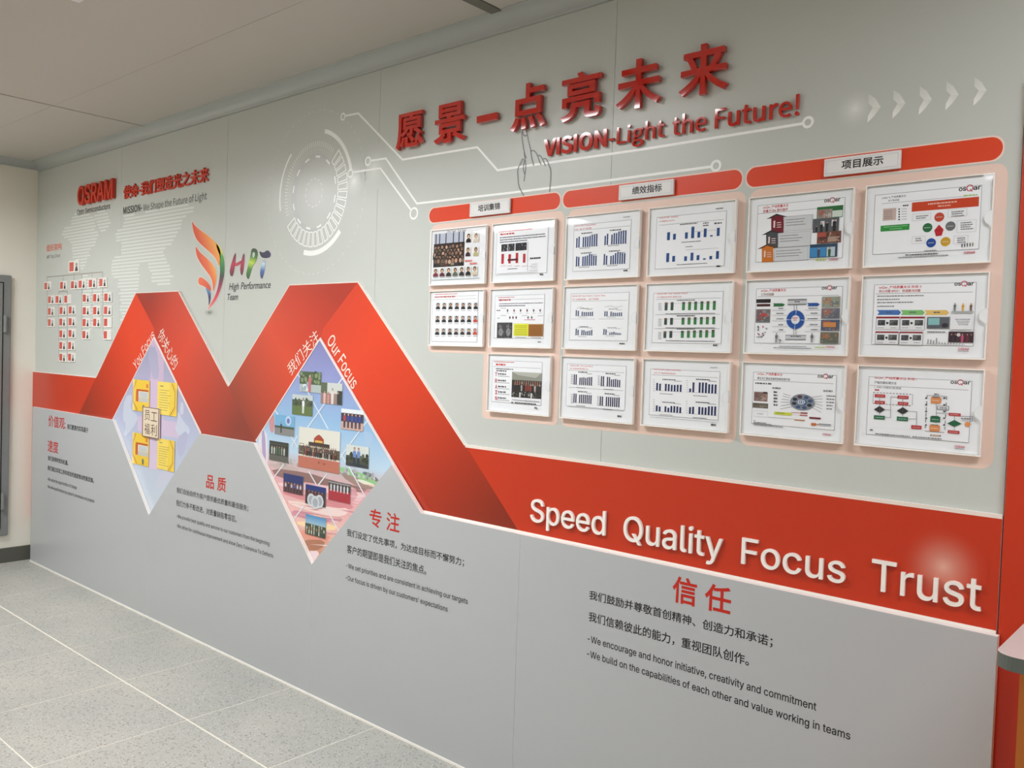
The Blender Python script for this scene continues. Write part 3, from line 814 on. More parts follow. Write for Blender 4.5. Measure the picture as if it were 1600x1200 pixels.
# ================================================================== RAISED LETTERS
titles = [('愿', (619.5, 180.5), (659.5, 227.5), 0), ('景', (679, 166.5), (724.8, 217.5), 0), ('一', (745, 179), (776, 181.5), 0), ('点', (798.5, 136), (850.5, 196), 1),
          ('亮', (877.5, 119), (936.5, 180.5), 2), ('未', (964.5, 99.5), (1030.5, 162), 3), ('来', (1062.5, 77), (1135.5, 140), 0)]
YT = -.022
tilts = {0: (0, 0), 1: (.0, .0), 2: (0, 0), 3: (0, 0)}
for ch, a, b, k in titles:
    tl, br = P(*a, YT), P(*b, YT)
    if ch == '一':
        zc = P(760, 184, YT)[1]; tl = (tl[0], zc+.013); br = (br[0], zc-.013)
    nm = 'dash between the title characters' if ch == '一' else ('title character ' + ch + ', ' + dict(zip('愿景点亮未来', ('leftmost of all', 'just left of the dash', 'just right of the dash', 'third from the right', 'second from the right', 'rightmost of all')))[ch])
    raised('title_character', ch if ch != '一' else '-', tl, br, YT, .016, M['red'], 'large raised glossy red ' + nm, 'letter', 'large red title characters', off=.022 if ch != '一' else 0, tilt=tilts[k], res=4)
for wd, A, B, T, off in (('VISION', (849, 243.2), (947.3, 228.6), (849, 219.3), .035), ('-', (951.3, 222.5), (959, 221), (951.3, 213), 0), ('Light', (963.3, 224.6), (1038, 213.5), (963.3, 199.5), .008),
                    ('the', (1050, 212), (1103, 202.8), (1050, 184), .008), ('Future!', (1116.5, 199.8), (1248, 180), (1116.5, 170.5), .008)):
    Aw, Bw, Tw = P(*A, -.010), P(*B, -.010), P(*T, -.010)
    if wd == '-':
        z = P(955, 218, -.01)[1]; raised('raised_letter', '-', (Aw[0], z+.004), (Bw[0], z-.004), -.011, .008, M['red'], 'small raised red hyphen after the word VISION', 'letter', 'red vision letters'); continue
    def lf_(i, ch, wd=wd):
        n = wd[:i+1].count(ch); tot = wd.count(ch); o_ = ('first ', 'second ', 'third ')[n-1] if tot > 1 else ''
        return '%sred raised letter %s of the word %s' % (o_, ch, wd) if ch != '!' else 'red raised exclamation mark after the word Future'
    raised_word(wd, Aw, Bw, Tw, -.011, .008, M['red'], lf_, 'letter', 'red vision letters', off, 'raised_letter', face='han')
mis = '使命-我们塑造光之未来'
NTH = ('first', 'second', 'third', 'fourth', 'fifth', 'sixth', 'seventh', 'eighth', 'ninth', 'tenth', 'eleventh')
def lmis(i, ch): return 'small raised red character %s, %s from the left in the mission line' % (ch, NTH[i]) if ch != '-' else 'small raised red dash in the mission line'
raised_word(mis, P(192.5, 310.8, -.008), P(325.3, 284.3, -.008), P(192.5, 290, -.008), -.009, .007, M['redm'], lmis, 'letter', 'red mission characters', .020, 'mission_character', cjk=True)
raised_word('OSRAM', P(119, 319, -.03), P(173.5, 309.5, -.03), P(119, 292, -.022), -.024, .020, M['redm'], lambda i, ch: 'thick raised red letter %s of the company name' % ch, 'letter', 'thick red company name letters', .02, 'company_letter')
for wd, A, B, T in (('Speed', (828, 814), (944.5, 836.8), (828, 779)), ('Quality', (973.3, 843.3), (1127.5, 874.5), (973.3, 805)), ('Focus', (1157.5, 880.5), (1319.3, 912.5), (1157.5, 840)), ('Trust', (1360.3, 920.7), (1532, 955.5), (1360.3, 873))):
    def ls(i, ch, wd=wd):
        n = wd[:i+1].count(ch); tot = wd.count(ch); o_ = ('first ', 'second ')[n-1] if tot > 1 else ''
        if ch == 'T': ch = 'capital T'
        if ch == 't' and wd == 'Trust': ch = 't at the end'
        return '%swhite raised letter %s of the word %s' % (o_, ch, wd)
    raised_word(wd, P(*A, -.024), P(*B, -.024), P(*T, -.024), -.024, .009, M['white'], ls, 'letter', 'white slogan letters on the orange band', .004, 'slogan_letter')

# ================================================================== DIAMOND POSTERS
YD = YO-.0026
# --- first diamond
D1 = [P(x, y, YD) for x, y in ((241, 525), (314.5, 676), (233, 812), (175.5, 655))]
po = prism('diamond_poster', D1, YD, YO-.0014, M['core'], M['core']); tag(po, 'pale lilac diamond poster between the slopes of the left peak', 'poster', 'diamond posters')
ink = Ink(YD-.0003)
ink.gradient(D1, [(P(241, 525, YD), (150, 150, 176)), (P(235, 590, YD), (176, 172, 200)), (P(235, 660, YD), (182, 188, 214)), (P(233, 740, YD), (196, 206, 222)), (P(233, 800, YD), (206, 214, 224))], 14)
cD = lambda x, y: P(170+x/4, 510+y/4, YD)
def dclip(pts, D):
    p = list(pts)
    DD = D if area(D) > 0 else D[::-1]
    for i in range(4):
        a, b = DD[i], DD[(i+1) % 4]; nx, nz = -(b[1]-a[1]), b[0]-a[0]
        p = clip(p, nx, nz, nx*a[0]+nz*a[1])
        if len(p) < 3: return []
    return p
def dpoly(ink, pts, col, D, a=1.):
    p = dclip(pts, D)
    if len(p) > 2: ink.bump(); ink.poly(p, col, a)
for (a, b, c, al) in (((265, 80), (330, 900), (226, 190, 214), .6), ((180, 560), (440, 700), (228, 194, 218), .6), ((255, 330), (300, 900), (232, 196, 222), .6)):
    p, r_ = cD(*a), cD(*b); dpoly(ink, [(p[0], p[1]), (r_[0], p[1]), (r_[0], r_[1]), (p[0], r_[1])], c, D1, al)
for l, c, al in (([(100, 440), (150, 420), (130, 520), (190, 560), (150, 640), (90, 700), (110, 610), (85, 580)], (222, 230, 236), .8), ([(430, 520), (470, 600), (510, 640), (500, 680), (450, 700), (410, 640), (430, 600)], (226, 232, 240), .8),
              ([(420, 700), (500, 640), (480, 780), (440, 830)], (176, 170, 206), .7), ([(150, 880), (300, 920), (260, 1100), (210, 1040)], (196, 208, 224), .6), ([(240, 140), (300, 120), (320, 330), (270, 330)], (196, 190, 214), .5),
              ([(455, 460), (470, 500), (465, 560), (440, 540)], (240, 242, 248), .7), ([(320, 900), (420, 900), (330, 1020), (290, 1000)], (214, 206, 222), .7)):
    dpoly(ink, smooth([cD(*k) for k in l], 1), c, D1, al*.55)
def edge(ink, a, b, wd, col=(240, 222, 216)):
    l = math.hypot(b[0]-a[0], b[1]-a[1]); n = ((b[1]-a[1])/l, -(b[0]-a[0])/l)
    ink.bump(); ink.poly([a, b, (b[0]+n[0]*wd, b[1]+n[1]*wd), (a[0]+n[0]*wd, a[1]+n[1]*wd)], col)
edge(ink, D1[0], D1[1], .014); edge(ink, D1[3], D1[0], .006)
tag(ink.build('poster_print', po), 'pale lilac print with soft pink cross bands')
# welfare sheets
def sheet(name, tl, br, label, cat, grp, draw, Y, th=.0008, base=(240, 240, 240)):
    a, b = tl, br
    o = prism(name, [(a[0], b[1]), (b[0], b[1]), (b[0], a[1]), (a[0], a[1])], Y, Y+th, mat_solid(base), M['core'])
    tag(o, label, cat, grp)
    ink = Ink(Y-.00015); draw(ink, lambda u, v: (a[0]+(b[0]-a[0])*u, a[1]+(b[1]-a[1])*v), abs(b[0]-a[0]), abs(b[1]-a[1]))
    ink.build('print', o, M['print']); return o
_ms = {}
def mat_solid(c):
    if c not in _ms: _ms[c] = mat('paper_%d_%d_%d' % c, c, .5, .3)
    return _ms[c]
YEL = (240, 200, 60)
def dash_line(ink, f, u0, u1, v, h, col=(70, 66, 60), n=None):
    ink.bump(); u = u0
    while u < u1:
        l = random.uniform(.02, .06)*min(1, (u1-u0)*3); l = min(l, u1-u)
        p, q_ = f(u, v), f(u+l, v+h)
        ink.poly([(p[0], q_[1]), (q_[0], q_[1]), (q_[0], p[1]), (p[0], p[1])], col); u += l+random.uniform(.006, .014)
def yellow_left(ink, f, W, H):
    R_ = lambda a, b, c: ink.rect(f(*a), f(*b), c)
    R_((0, 0), (1, 1), YEL); R_((.0, .0), (.12, 1), (248, 224, 130))
    ink.line([f(.2, .02), f(.06, .3), f(.06, .72), f(.3, .98)], W*.022, (120, 70, 30)); ink.line([f(.12, .02), f(.0, .3), f(.0, .72), f(.22, .98)], W*.016, (226, 120, 40))
    R_((.22, .30), (.94, .36), (196, 90, 50)); R_((.2, .36), (.34, .70), (206, 92, 50))
    R_((.36, .37), (.94, .55), (222, 226, 228)); R_((.36, .56), (.94, .70), (196, 196, 190))
    for k in range(4): dash_line(ink, f, .4, .9, .40+.04*k, .012)
    R_((.80, .12), (.92, .24), (232, 120, 70)); ink.disc(f(.66, .86), W*.07, (120, 130, 110)); R_((.62, .88), (.7, .97), (90, 100, 90))
def yellow_right(ink, f, W, H):
    R_ = lambda a, b, c: ink.rect(f(*a), f(*b), c)
    R_((0, 0), (1, 1), (242, 208, 72)); R_((0, .0), (.62, 1), (246, 218, 100))
    ink.line([f(.72, .02), f(.9, .28), f(.9, .72), f(.66, .99)], W*.022, (130, 74, 30)); ink.line([f(.8, .02), f(.98, .28), f(.98, .72), f(.74, .99)], W*.016, (226, 120, 40))
    dash_line(ink, f, .12, .3, .12, .03, (40, 36, 30))
    for k in range(9): dash_line(ink, f, .10, random.uniform(.5, .72), .25+.075*k, .012, (96, 84, 50))
for nm, tl, br, fn, lab in (('sheet', (152, 330), (252, 538), yellow_left, 'yellow benefits sheet with photo, upper left of the four on the left diamond'), ('sheet', (306, 343), (424, 565), yellow_right, 'yellow text sheet, upper right of the four on the left diamond'),
                       ('sheet', (149, 660), (248, 878), yellow_left, 'yellow benefits sheet with photo, lower left of the four on the left diamond'), ('sheet', (305, 697), (408, 912), yellow_right, 'yellow text sheet, lower right of the four on the left diamond')):
    Y = YD-.0035
    sheet('benefits_sheet', P(170+tl[0]/4, 510+tl[1]/4, Y), P(170+br[0]/4, 510+br[1]/4, Y), lab, 'sheet', 'yellow sheets on the left diamond', fn, Y)
def plaque(ink, f, W, H):
    ink.rect(f(0, 0), f(1, 1), (112, 60, 40)); ink.rect(f(.045, .025), f(.955, .975), (232, 214, 188))
    for ch, (a, b) in zip('员工福利', (((.14, .10), (.46, .44)), ((.52, .14), (.88, .44)), ((.14, .54), (.46, .90)), ((.52, .54), (.88, .92)))):
        ink.text(ch, f(a[0], b[1]), f(b[0], b[1]), f(a[0], a[1]), (84, 44, 28), cjk=True)
Y = YD-.012
sheet('benefits_plaque', P(170+211/4, 510+500/4, Y), P(170+312/4, 510+706/4, Y), 'cream plaque with four brown characters in the middle of the left diamond', 'sign', None, plaque, Y, .006)
# --- second diamond
D2 = [P(x, y, YD) for x, y in ((501, 527), (617, 725), (487, 889), (399.5, 688))]
po2 = prism('diamond_poster', D2, YD, YO-.0014, M['core'], M['core']); tag(po2, 'blue sky and pink track diamond poster between the slopes of the right peak', 'poster', 'diamond posters')
ink = Ink(YD-.0003)
ink.gradient(D2, [(P(501, 527, YD), (128, 128, 182)), (P(500, 590, YD), (146, 154, 206)), (P(500, 660, YD), (150, 190, 226)), (P(500, 715, YD), (190, 214, 232)), (P(500, 735, YD), (206, 186, 186)), (P(500, 760, YD), (226, 170, 176)), (P(490, 820, YD), (238, 190, 180)), (P(488, 860, YD), (206, 150, 120)), (P(487, 875, YD), (238, 210, 214))], 26)
cE = lambda x, y: P(400+x/3.635, 560+y/3.635, YD)
E2 = lambda l: [cE(*k) for k in l]
for l, c, al in (
        ([(0, 460), (60, 380), (70, 600), (60, 640)], (236, 226, 230), .8), ([(72, 330), (105, 310), (105, 420), (80, 420)], (214, 128, 120), .8), ([(30, 420), (50, 400), (60, 600), (40, 620)], (170, 140, 190), .7),
        ([(75, 590), (240, 620), (240, 650), (80, 620)], (196, 176, 170), .9), ([(80, 620), (300, 650), (420, 690), (640, 740), (600, 770), (400, 720), (120, 680)], (134, 100, 92), .9),
        ([(470, 640), (640, 660), (700, 690), (660, 760), (520, 700)], (150, 120, 104), .8),
        ([(600, 640), (650, 650), (700, 690), (690, 700), (620, 680)], (90, 110, 100), .9),
        ([(475, 610), (600, 650), (690, 700), (680, 722), (580, 680), (475, 640)], (130, 205, 120), .8), ([(580, 680), (690, 722), (680, 735), (575, 700)], (236, 240, 220), .9),
        ([(120, 700), (430, 720), (620, 770), (600, 800), (400, 760), (140, 730)], (244, 214, 212), .8), ([(150, 745), (540, 830), (560, 850), (500, 860), (160, 780)], (214, 120, 130), .7),
        ([(180, 800), (420, 850), (540, 850), (500, 900), (380, 890), (190, 830)], (248, 226, 220), .8), ([(200, 860), (280, 870), (420, 900), (500, 905), (470, 940), (210, 900)], (196, 120, 150), .7),
        ([(230, 920), (470, 945), (440, 985), (240, 950)], (252, 226, 170), .8), ([(240, 965), (430, 1000), (400, 1050), (260, 1020)], (232, 150, 130), .8),
        ([(255, 1030), (400, 1030), (370, 1090), (275, 1090)], (176, 116, 86), .9), ([(285, 1095), (370, 1092), (325, 1160)], (244, 220, 226), .9),
        ([(470, 690), (600, 760), (520, 840), (530, 760)], (214, 150, 160), .6), ([(550, 800), (620, 780), (560, 850)], (236, 200, 206), .8), ([(600, 400), (680, 440), (640, 520), (620, 470)], (176, 200, 226), .6)):
    dpoly(ink, smooth(E2(l), 1), c, D2, al)
rs = random.Random(3)
for _ in range(46):                         # thin streaks of light along the track
    y = rs.uniform(700, 1060); x = rs.uniform(60, 620); l = rs.uniform(60, 240); t = rs.uniform(2, 9); sl = .13+.10*(y-700)/360*rs.uniform(-1, 1)
    dpoly(ink, E2([(x, y), (x+l*.5, y+l*.5*sl-t*.5), (x+l, y+l*sl), (x+l*.5, y+l*.5*sl+t*.5)]), rs.choice(((248, 226, 226), (206, 110, 130), (250, 214, 170), (226, 140, 130), (184, 100, 120), (252, 240, 240))), D2, .6)
for _ in range(90):                         # trees and railings at the horizon
    x = rs.uniform(85, 700); y = 575+(x-85)*.16+rs.uniform(-18, 22)
    if 250 < x < 470: continue
    c = cE(x, y); r_ = rs.uniform(.004, .011)
    dpoly(ink, [(c[0]+r_*math.cos(k), c[1]+r_*math.sin(k)) for k in (0, 1.2, 2.5, 3.7, 5)], rs.choice(((150, 158, 158), (214, 214, 212), (120, 122, 116), (190, 180, 172), (96, 108, 104))), D2, .6)
for a, b in (((240, 90), (412, 402)), ((495, 108), (290, 400)), ((640, 345), (478, 565)), ((465, 520), (525, 605)), ((300, 640), (345, 718)), ((405, 655), (355, 720)), ((528, 612), (622, 785)), ((160, 600), (98, 682)), ((276, 835), (215, 915)), ((395, 842), (472, 980)), ((108, 290), (238, 505)), ((236, 440), (205, 500))):
    a, b = cE(*a), cE(*b); l = math.hypot(b[0]-a[0], b[1]-a[1]); n = ((b[1]-a[1])/l*.0035, -(b[0]-a[0])/l*.0035)
    dpoly(ink, [(a[0]+n[0], a[1]+n[1]), (b[0]+n[0], b[1]+n[1]), (b[0]-n[0], b[1]-n[1]), (a[0]-n[0], a[1]-n[1])], (232, 238, 244), D2, .85)
edge(ink, D2[0], D2[1], .013); edge(ink, D2[3], D2[0], .007)
tag(ink.build('poster_print', po2), 'blue sky over pink and orange light streaks with white lattice lines')

# ------------------------------------------------------------------ small photographs
SK = ((214, 168, 140), (196, 146, 118), (226, 184, 156))
def person(ink, f, W, H, u, base, h, shirt, legs=None, hair=(34, 28, 26), skin=None):
    """standing figure: foot line at v=base, height h (fraction of H)"""
    s = h*H; cx, cz = f(u, base); sk = skin or random.choice(SK)
    wdt = s*.13
    if legs:
        ink.bump(); ink.poly([(cx-wdt*.8, cz), (cx-wdt*.1, cz), (cx, cz+s*.45), (cx+wdt*.1, cz), (cx+wdt*.8, cz), (cx+wdt*.8, cz+s*.5), (cx-wdt*.8, cz+s*.5)], legs)
    b0 = cz+(s*.45 if legs else 0)
    ink.bump(); ink.poly([(cx-wdt*.9, b0), (cx+wdt*.9, b0), (cx+wdt*1.15, cz+s*.74), (cx+wdt*.7, cz+s*.82), (cx-wdt*.7, cz+s*.82), (cx-wdt*1.15, cz+s*.74)], shirt)
    r = s*.075
    ink.disc((cx, cz+s*.925), r*1.12, hair, r*1.25, 10); ink.disc((cx, cz+s*.905), r*.85, sk, r*1.0, 10)
def bands(ink, f, bs):
    for v0, v1, c in bs: ink.rect(f(0, v0), f(1, v1), c)
def specks(ink, f, u0, v0, u1, v1, n, cols, sz):
    for _ in range(n):
        c = random.choice(cols); u, v = random.uniform(u0, u1), random.uniform(v0, v1); a = f(u, v)
        ink.disc(a, sz*random.uniform(.6, 1.2), c, n=6)
    ink.bump()
def heads(ink, f, W, H, v0, v1, rows, n, r, cols):
    for j in range(rows):
        for i in range(n):
            u = (i+.5+.35*(j % 2)+random.uniform(-.2, .2))/(n+.4); v = v0+(v1-v0)*j/max(1, rows-1)+random.uniform(-.02, .02); c = f(min(u, .96), v); k = r*(1+.35*j/max(1, rows))*W
            d = min(.16, 1-v-.01); a, b = f(min(u, .96)-r*1.3, v+.02), f(min(.99, min(u, .96)+r*1.3), v+d)
            ink.rect(a, b, random.choice(cols)); ink.disc(c, k*1.1, (36, 28, 26), k*1.2, 9); t_ = random.uniform(.55, .95); ink.disc((c[0], c[1]-k*.25), k*.75, tuple(q*t_ for q in random.choice(SK)), k*.85, 9)
def clampf(f): return lambda u, v: f(min(max(u, 0), 1), min(max(v, 0), 1))
def ph_girl(ink, f, W, H):
    bands(ink, f, [(0, .62, (70, 92, 62)), (.62, 1, (176, 190, 186))]); specks(ink, f, .05, .04, .95, .55, 26, ((48, 70, 44), (104, 126, 84), (134, 150, 110)), W*.06)
    specks(ink, f, .06, .6, .4, .95, 10, ((226, 228, 230), (150, 170, 190)), W*.07)
    person(ink, f, W, H, .48, .98, .85, (196, 110, 120), None)
def ph_women(ink, f, W, H):
    bands(ink, f, [(0, .5, (206, 212, 206)), (.5, 1, (150, 128, 120))]); ink.rect(f(0, 0), f(.3, .5), (92, 104, 80)); ink.rect(f(.78, .35), f(1, 1), (52, 58, 48))
    for u, b, h, c in ((.18, 1, .62, (224, 176, 170)), (.36, 1, .55, (210, 140, 130)), (.82, 1, .6, (48, 50, 60)), (.55, 1, .74, (226, 210, 206))): person(ink, f, W, H, u, b, h, c)
def ph_field(ink, f, W, H):
    bands(ink, f, [(0, .25, (196, 206, 206)), (.25, .55, (74, 86, 66)), (.55, 1, (96, 116, 66))]); specks(ink, f, .04, .2, .96, .5, 20, ((50, 64, 46), (96, 108, 84)), W*.05)
    person(ink, f, W, H, .55, .9, .75, (236, 238, 236), (220, 222, 220))
def ph_sky(ink, f, W, H):
    bands(ink, f, [(0, .55, (116, 176, 216)), (.55, .66, (66, 84, 66)), (.66, 1, (134, 134, 132))]); ink.disc(f(.7, .25), W*.15, (190, 210, 228), n=12)
    person(ink, f, W, H, .34, .9, .55, (52, 56, 66), (40, 42, 52)); ink.disc(f(.7, .26), W*.08, (100, 110, 190), n=8)
def ph_shirts(ink, f, W, H):
    bands(ink, f, [(0, .2, (232, 238, 240)), (.2, .62, (60, 56, 76)), (.62, 1, (206, 170, 160))])
    for k in range(5): person(ink, f, W, H, .16+.17*k, .92, .72, random.choice(((50, 70, 150), (64, 84, 160), (170, 60, 70))), (40, 42, 60))
def ph_big(ink, f, W, H):
    bands(ink, f, [(0, .46, (226, 224, 212)), (.46, .70, (92, 80, 66)), (.70, 1, (190, 112, 92))]); ink.rect(f(0, .68), f(1, .72), (226, 220, 210))
    ink.rect(f(.38, .24), f(.62, .40), (168, 60, 40)); ink.poly([f(.38, .24), f(.44, .17), f(.5, .13), f(.56, .17), f(.62, .24)], (170, 66, 44)); ink.rect(f(.25, .34), f(.76, .44), (60, 50, 44)); ink.rect(f(.41, .28), f(.59, .33), (226, 190, 90))
    ink.frame(f(.02, .4), f(.13, .62), W*.012, (150, 140, 130))
    for row in range(4):
        for k in range(17): person(ink, f, W, H, .14+.048*k+random.uniform(-.01, .01), .70-.04*(3-row)*1.1+.0, .16, random.choice(((40, 40, 46), (70, 64, 60), (200, 190, 170), (110, 96, 70), (150, 60, 50), (50, 60, 80))))
    specks(ink, f, .2, .8, .8, .84, 5, ((160, 90, 74),), W*.012)
def ph_dark(ink, f, W, H):
    bands(ink, f, [(0, .7, (42, 46, 42)), (.7, 1, (92, 92, 86))])
    ink.rect(f(.0, .1), f(1, .16), (66, 72, 66))
    for k in range(6): person(ink, f, W, H, .14+.13*k, .66, .42, random.choice(((200, 204, 196), (140, 150, 140), (90, 110, 90))))
def ph_two(ink, f, W, H):
    bands(ink, f, [(0, .5, (214, 220, 214)), (.5, .85, (74, 82, 66)), (.85, 1, (56, 60, 66))]); specks(ink, f, .05, .4, .95, .7, 24, ((56, 66, 50), (96, 104, 84), (44, 52, 40)), W*.06)
    for u in (.38, .56): person(ink, f, W, H, u, .95, .85, (110, 140, 196), (44, 52, 74))
def ph_night(ink, f, W, H):
    bands(ink, f, [(0, .45, (34, 50, 110)), (.45, 1, (96, 60, 66))])
    for k in range(6): person(ink, f, W, H, .12+.15*k, .95, .52, random.choice(((70, 80, 160), (196, 196, 210), (60, 50, 60))), (40, 36, 52))
def ph_bubble(ink, f, W, H):
    bands(ink, f, [(0, .28, (36, 52, 120)), (.28, 1, (66, 52, 60))])
    for k in range(5): person(ink, f, W, H, .18+.16*k, .7, .42, (120, 60, 66))
    for u, v in ((.3, .78), (.7, .76), (.5, .86)): ink.disc(f(u, v), W*.2, (206, 212, 218), W*.2, 14, .85); ink.disc(f(u, v), W*.13, (160, 164, 176), W*.13, 12, .8)
def ph_red(ink, f, W, H):
    bands(ink, f, [(0, .45, (70, 66, 70)), (.45, 1, (172, 50, 62))])
    for k in range(6): person(ink, f, W, H, .12+.15*k, .52, .42, (214, 214, 218))
    ink.rect(f(0, .05), f(1, .09), (190, 190, 190))
def ph_out(ink, f, W, H):
    ink.gradient([f(0, 0), f(1, 0), f(1, .5), f(0, .5)], [(f(.5, 0), (70, 140, 196)), (f(.5, .5), (166, 200, 214))], 5); ink.rect(f(0, .45), f(1, 1), (70, 84, 60))
    for r_ in range(3):
        for k in range(8): person(ink, f, W, H, .08+.12*k, .66+.15*r_, .24, random.choice(((214, 206, 190), (196, 150, 120), (60, 70, 90), (226, 226, 220))))
    ink.rect(f(0, .97), f(1, 1), (60, 66, 52))
ph = [((250, 72), (368, 198), ph_girl, 'photo of a girl before green trees, topmost on the right diamond'), ((370, 135), (488, 266), ph_women, 'photo of several women together, right of the topmost picture'),
      ((207, 202), (320, 330), ph_field, 'photo of a person in white on a green field'), ((108, 317), (215, 445), ph_sky, 'photo of a figure tossing something against blue sky'),
      ((485, 284), (608, 416), ph_shirts, 'photo of a row of people in blue and red shirts'), ((245, 387), (472, 657), ph_big, 'large group photo in front of a red gatehouse, centre of the diamond'),
      ((77, 465), (182, 595), ph_dark, 'dark photo with a pale row of figures at the left corner'), ((513, 487), (638, 628), ph_two, 'photo of two people in blue before trees, right of the large picture'),
      ((157, 650), (267, 780), ph_night, 'photo of people under a dark blue sky, left of the lower three'), ((282, 712), (395, 848), ph_bubble, 'photo with pale round balls, middle of the lower three'),
      ((413, 692), (535, 828), ph_red, 'photo of a group on a red carpet, right of the lower three'), ((282, 882), (395, 1025), ph_out, 'outdoor crowd photo under blue sky, lowest on the right diamond')]
for tl, br, fn, lab in ph:
    Y = YD-.0030
    sheet('photo_print', P(400+tl[0]/3.635, 560+tl[1]/3.635, Y), P(400+br[0]/3.635, 560+br[1]/3.635, Y), lab, 'photo', 'photos on the right diamond', fn, Y)

# ================================================================== STAFF CHART
cards = [('top', [(333, 280)]), ('first row', [(83, 462), (232, 455), (335, 450), (408, 444), (505, 436), (603, 428)]), ('second row', [(118, 590), (190, 588), (272, 585), (447, 575), (545, 572), (650, 567)]),
         ('third row', [(117, 700), (228, 692), (313, 687), (447, 695), (545, 693), (648, 690)]), ('fourth row', [(117, 805), (225, 800), (313, 797), (445, 805), (545, 803), (648, 803)]),
         ('fifth row', [(225, 910), (312, 907), (443, 918), (645, 920)]), ('sixth row', [(225, 1020), (308, 1020)]), ('bottom row', [(225, 1130), (308, 1130)])]
blank = {('second row', 2), ('fourth row', 5), ('fifth row', 3)}
nth = ['leftmost', 'second from left', 'third from left', 'fourth from left', 'fifth from left', 'rightmost']
ink = Ink(YP-.0004)
ln = lambda *l: ink.line([c1(*k) for k in l], .005, (150, 140, 132))
ln((83, 378), (603, 330)); ln((333, 325), (333, 356))
for x, y, yt in ((83, 425, 378), (232, 420, 364), (335, 410, 355), (408, 405, 348), (505, 400, 339), (603, 395, 330)): ln((x, yt), (x, y))
ln((232, 490), (232, 512)); ln((192, 515), (275, 513)); ln((192, 515), (192, 555)); ln((275, 513), (275, 555))
ln((85, 495), (85, 800)); ln((192, 620), (192, 1130)); ln((272, 620), (272, 1130)); ln((408, 480), (408, 920)); ln((505, 470), (505, 800)); ln((603, 462), (608, 920))
tag(ink.build('chart_line', wb), 'thin grey connecting lines of the staff chart')
cm = {}
for rn, lst in cards:
    for i, (cx, cy) in enumerate(lst):
        big = rn == 'top'; wpx, hpx = (100, 96) if big else (68, 78)
        a = b = P(60+cx/6, 370+cy/6, -.006)
        W = .112 if not big else .165; H = .060 if not big else .078
        cxw, czw = (a[0]+b[0])/2, (a[1]+b[1])/2
        key = (big, (rn, i) in blank)
        if key not in cm:
            s = prism('card_body', [(-W/2, -H/2), (W/2, -H/2), (W/2, H/2), (-W/2, H/2)], -.006, 0, M['white'], M['white'])
            me0 = s.data; bpy.data.objects.remove(s)
            k = Ink(-.0064); k.rect((-W*.44, H*.40), (-W*.02, -H*.38), (206, 74, 58))
            for j in range(4): k.rect((-W*.40, H*(.30-.17*j)), (-W*.06, H*(.27-.17*j)), (226, 130, 112))
            o = k.build('t', None); me1 = o.data; bpy.data.objects.remove(o)
            k = Ink(-.0064); k.rect((W*.06, H*.42), (W*.46, -H*.40), (222, 224, 220))
            if not key[1]:
                k.disc((W*.26, H*.14), W*.075, (44, 40, 38), n=10); k.bump(); k.poly([(W*.12, -H*.40), (W*.40, -H*.40), (W*.36, -H*.12), (W*.29, H*.02), (W*.23, H*.02), (W*.16, -H*.12)], (44, 46, 50))
                k.disc((W*.26, H*.11), W*.05, (206, 170, 150), n=8)
            o = k.build('t', None); me2 = o.data; bpy.data.objects.remove(o); cm[key] = (me0, me1, me2)
        if big: lab = 'largest staff card at the very top of the staff chart'
        else:
            n = len(lst); pos = nth[i] if i < n-1 else 'rightmost'
            if n == 4 and i == 3: pos = 'rightmost'
            if n == 2: pos = ('left', 'right')[i]
            lab = 'small white and red staff card%s, %s in the %s' % (' without portrait' if key[1] else '', pos, rn)
        t = thing('staff_card', lab, 'card', 'staff cards of the chart', (cxw, -.0005, czw))
        link('card_body', cm[key][0], t); tag(link('name_field', cm[key][1], t), 'red name field'); tag(link('portrait', cm[key][2], t), 'dark silhouette portrait' if not key[1] else 'empty portrait field')

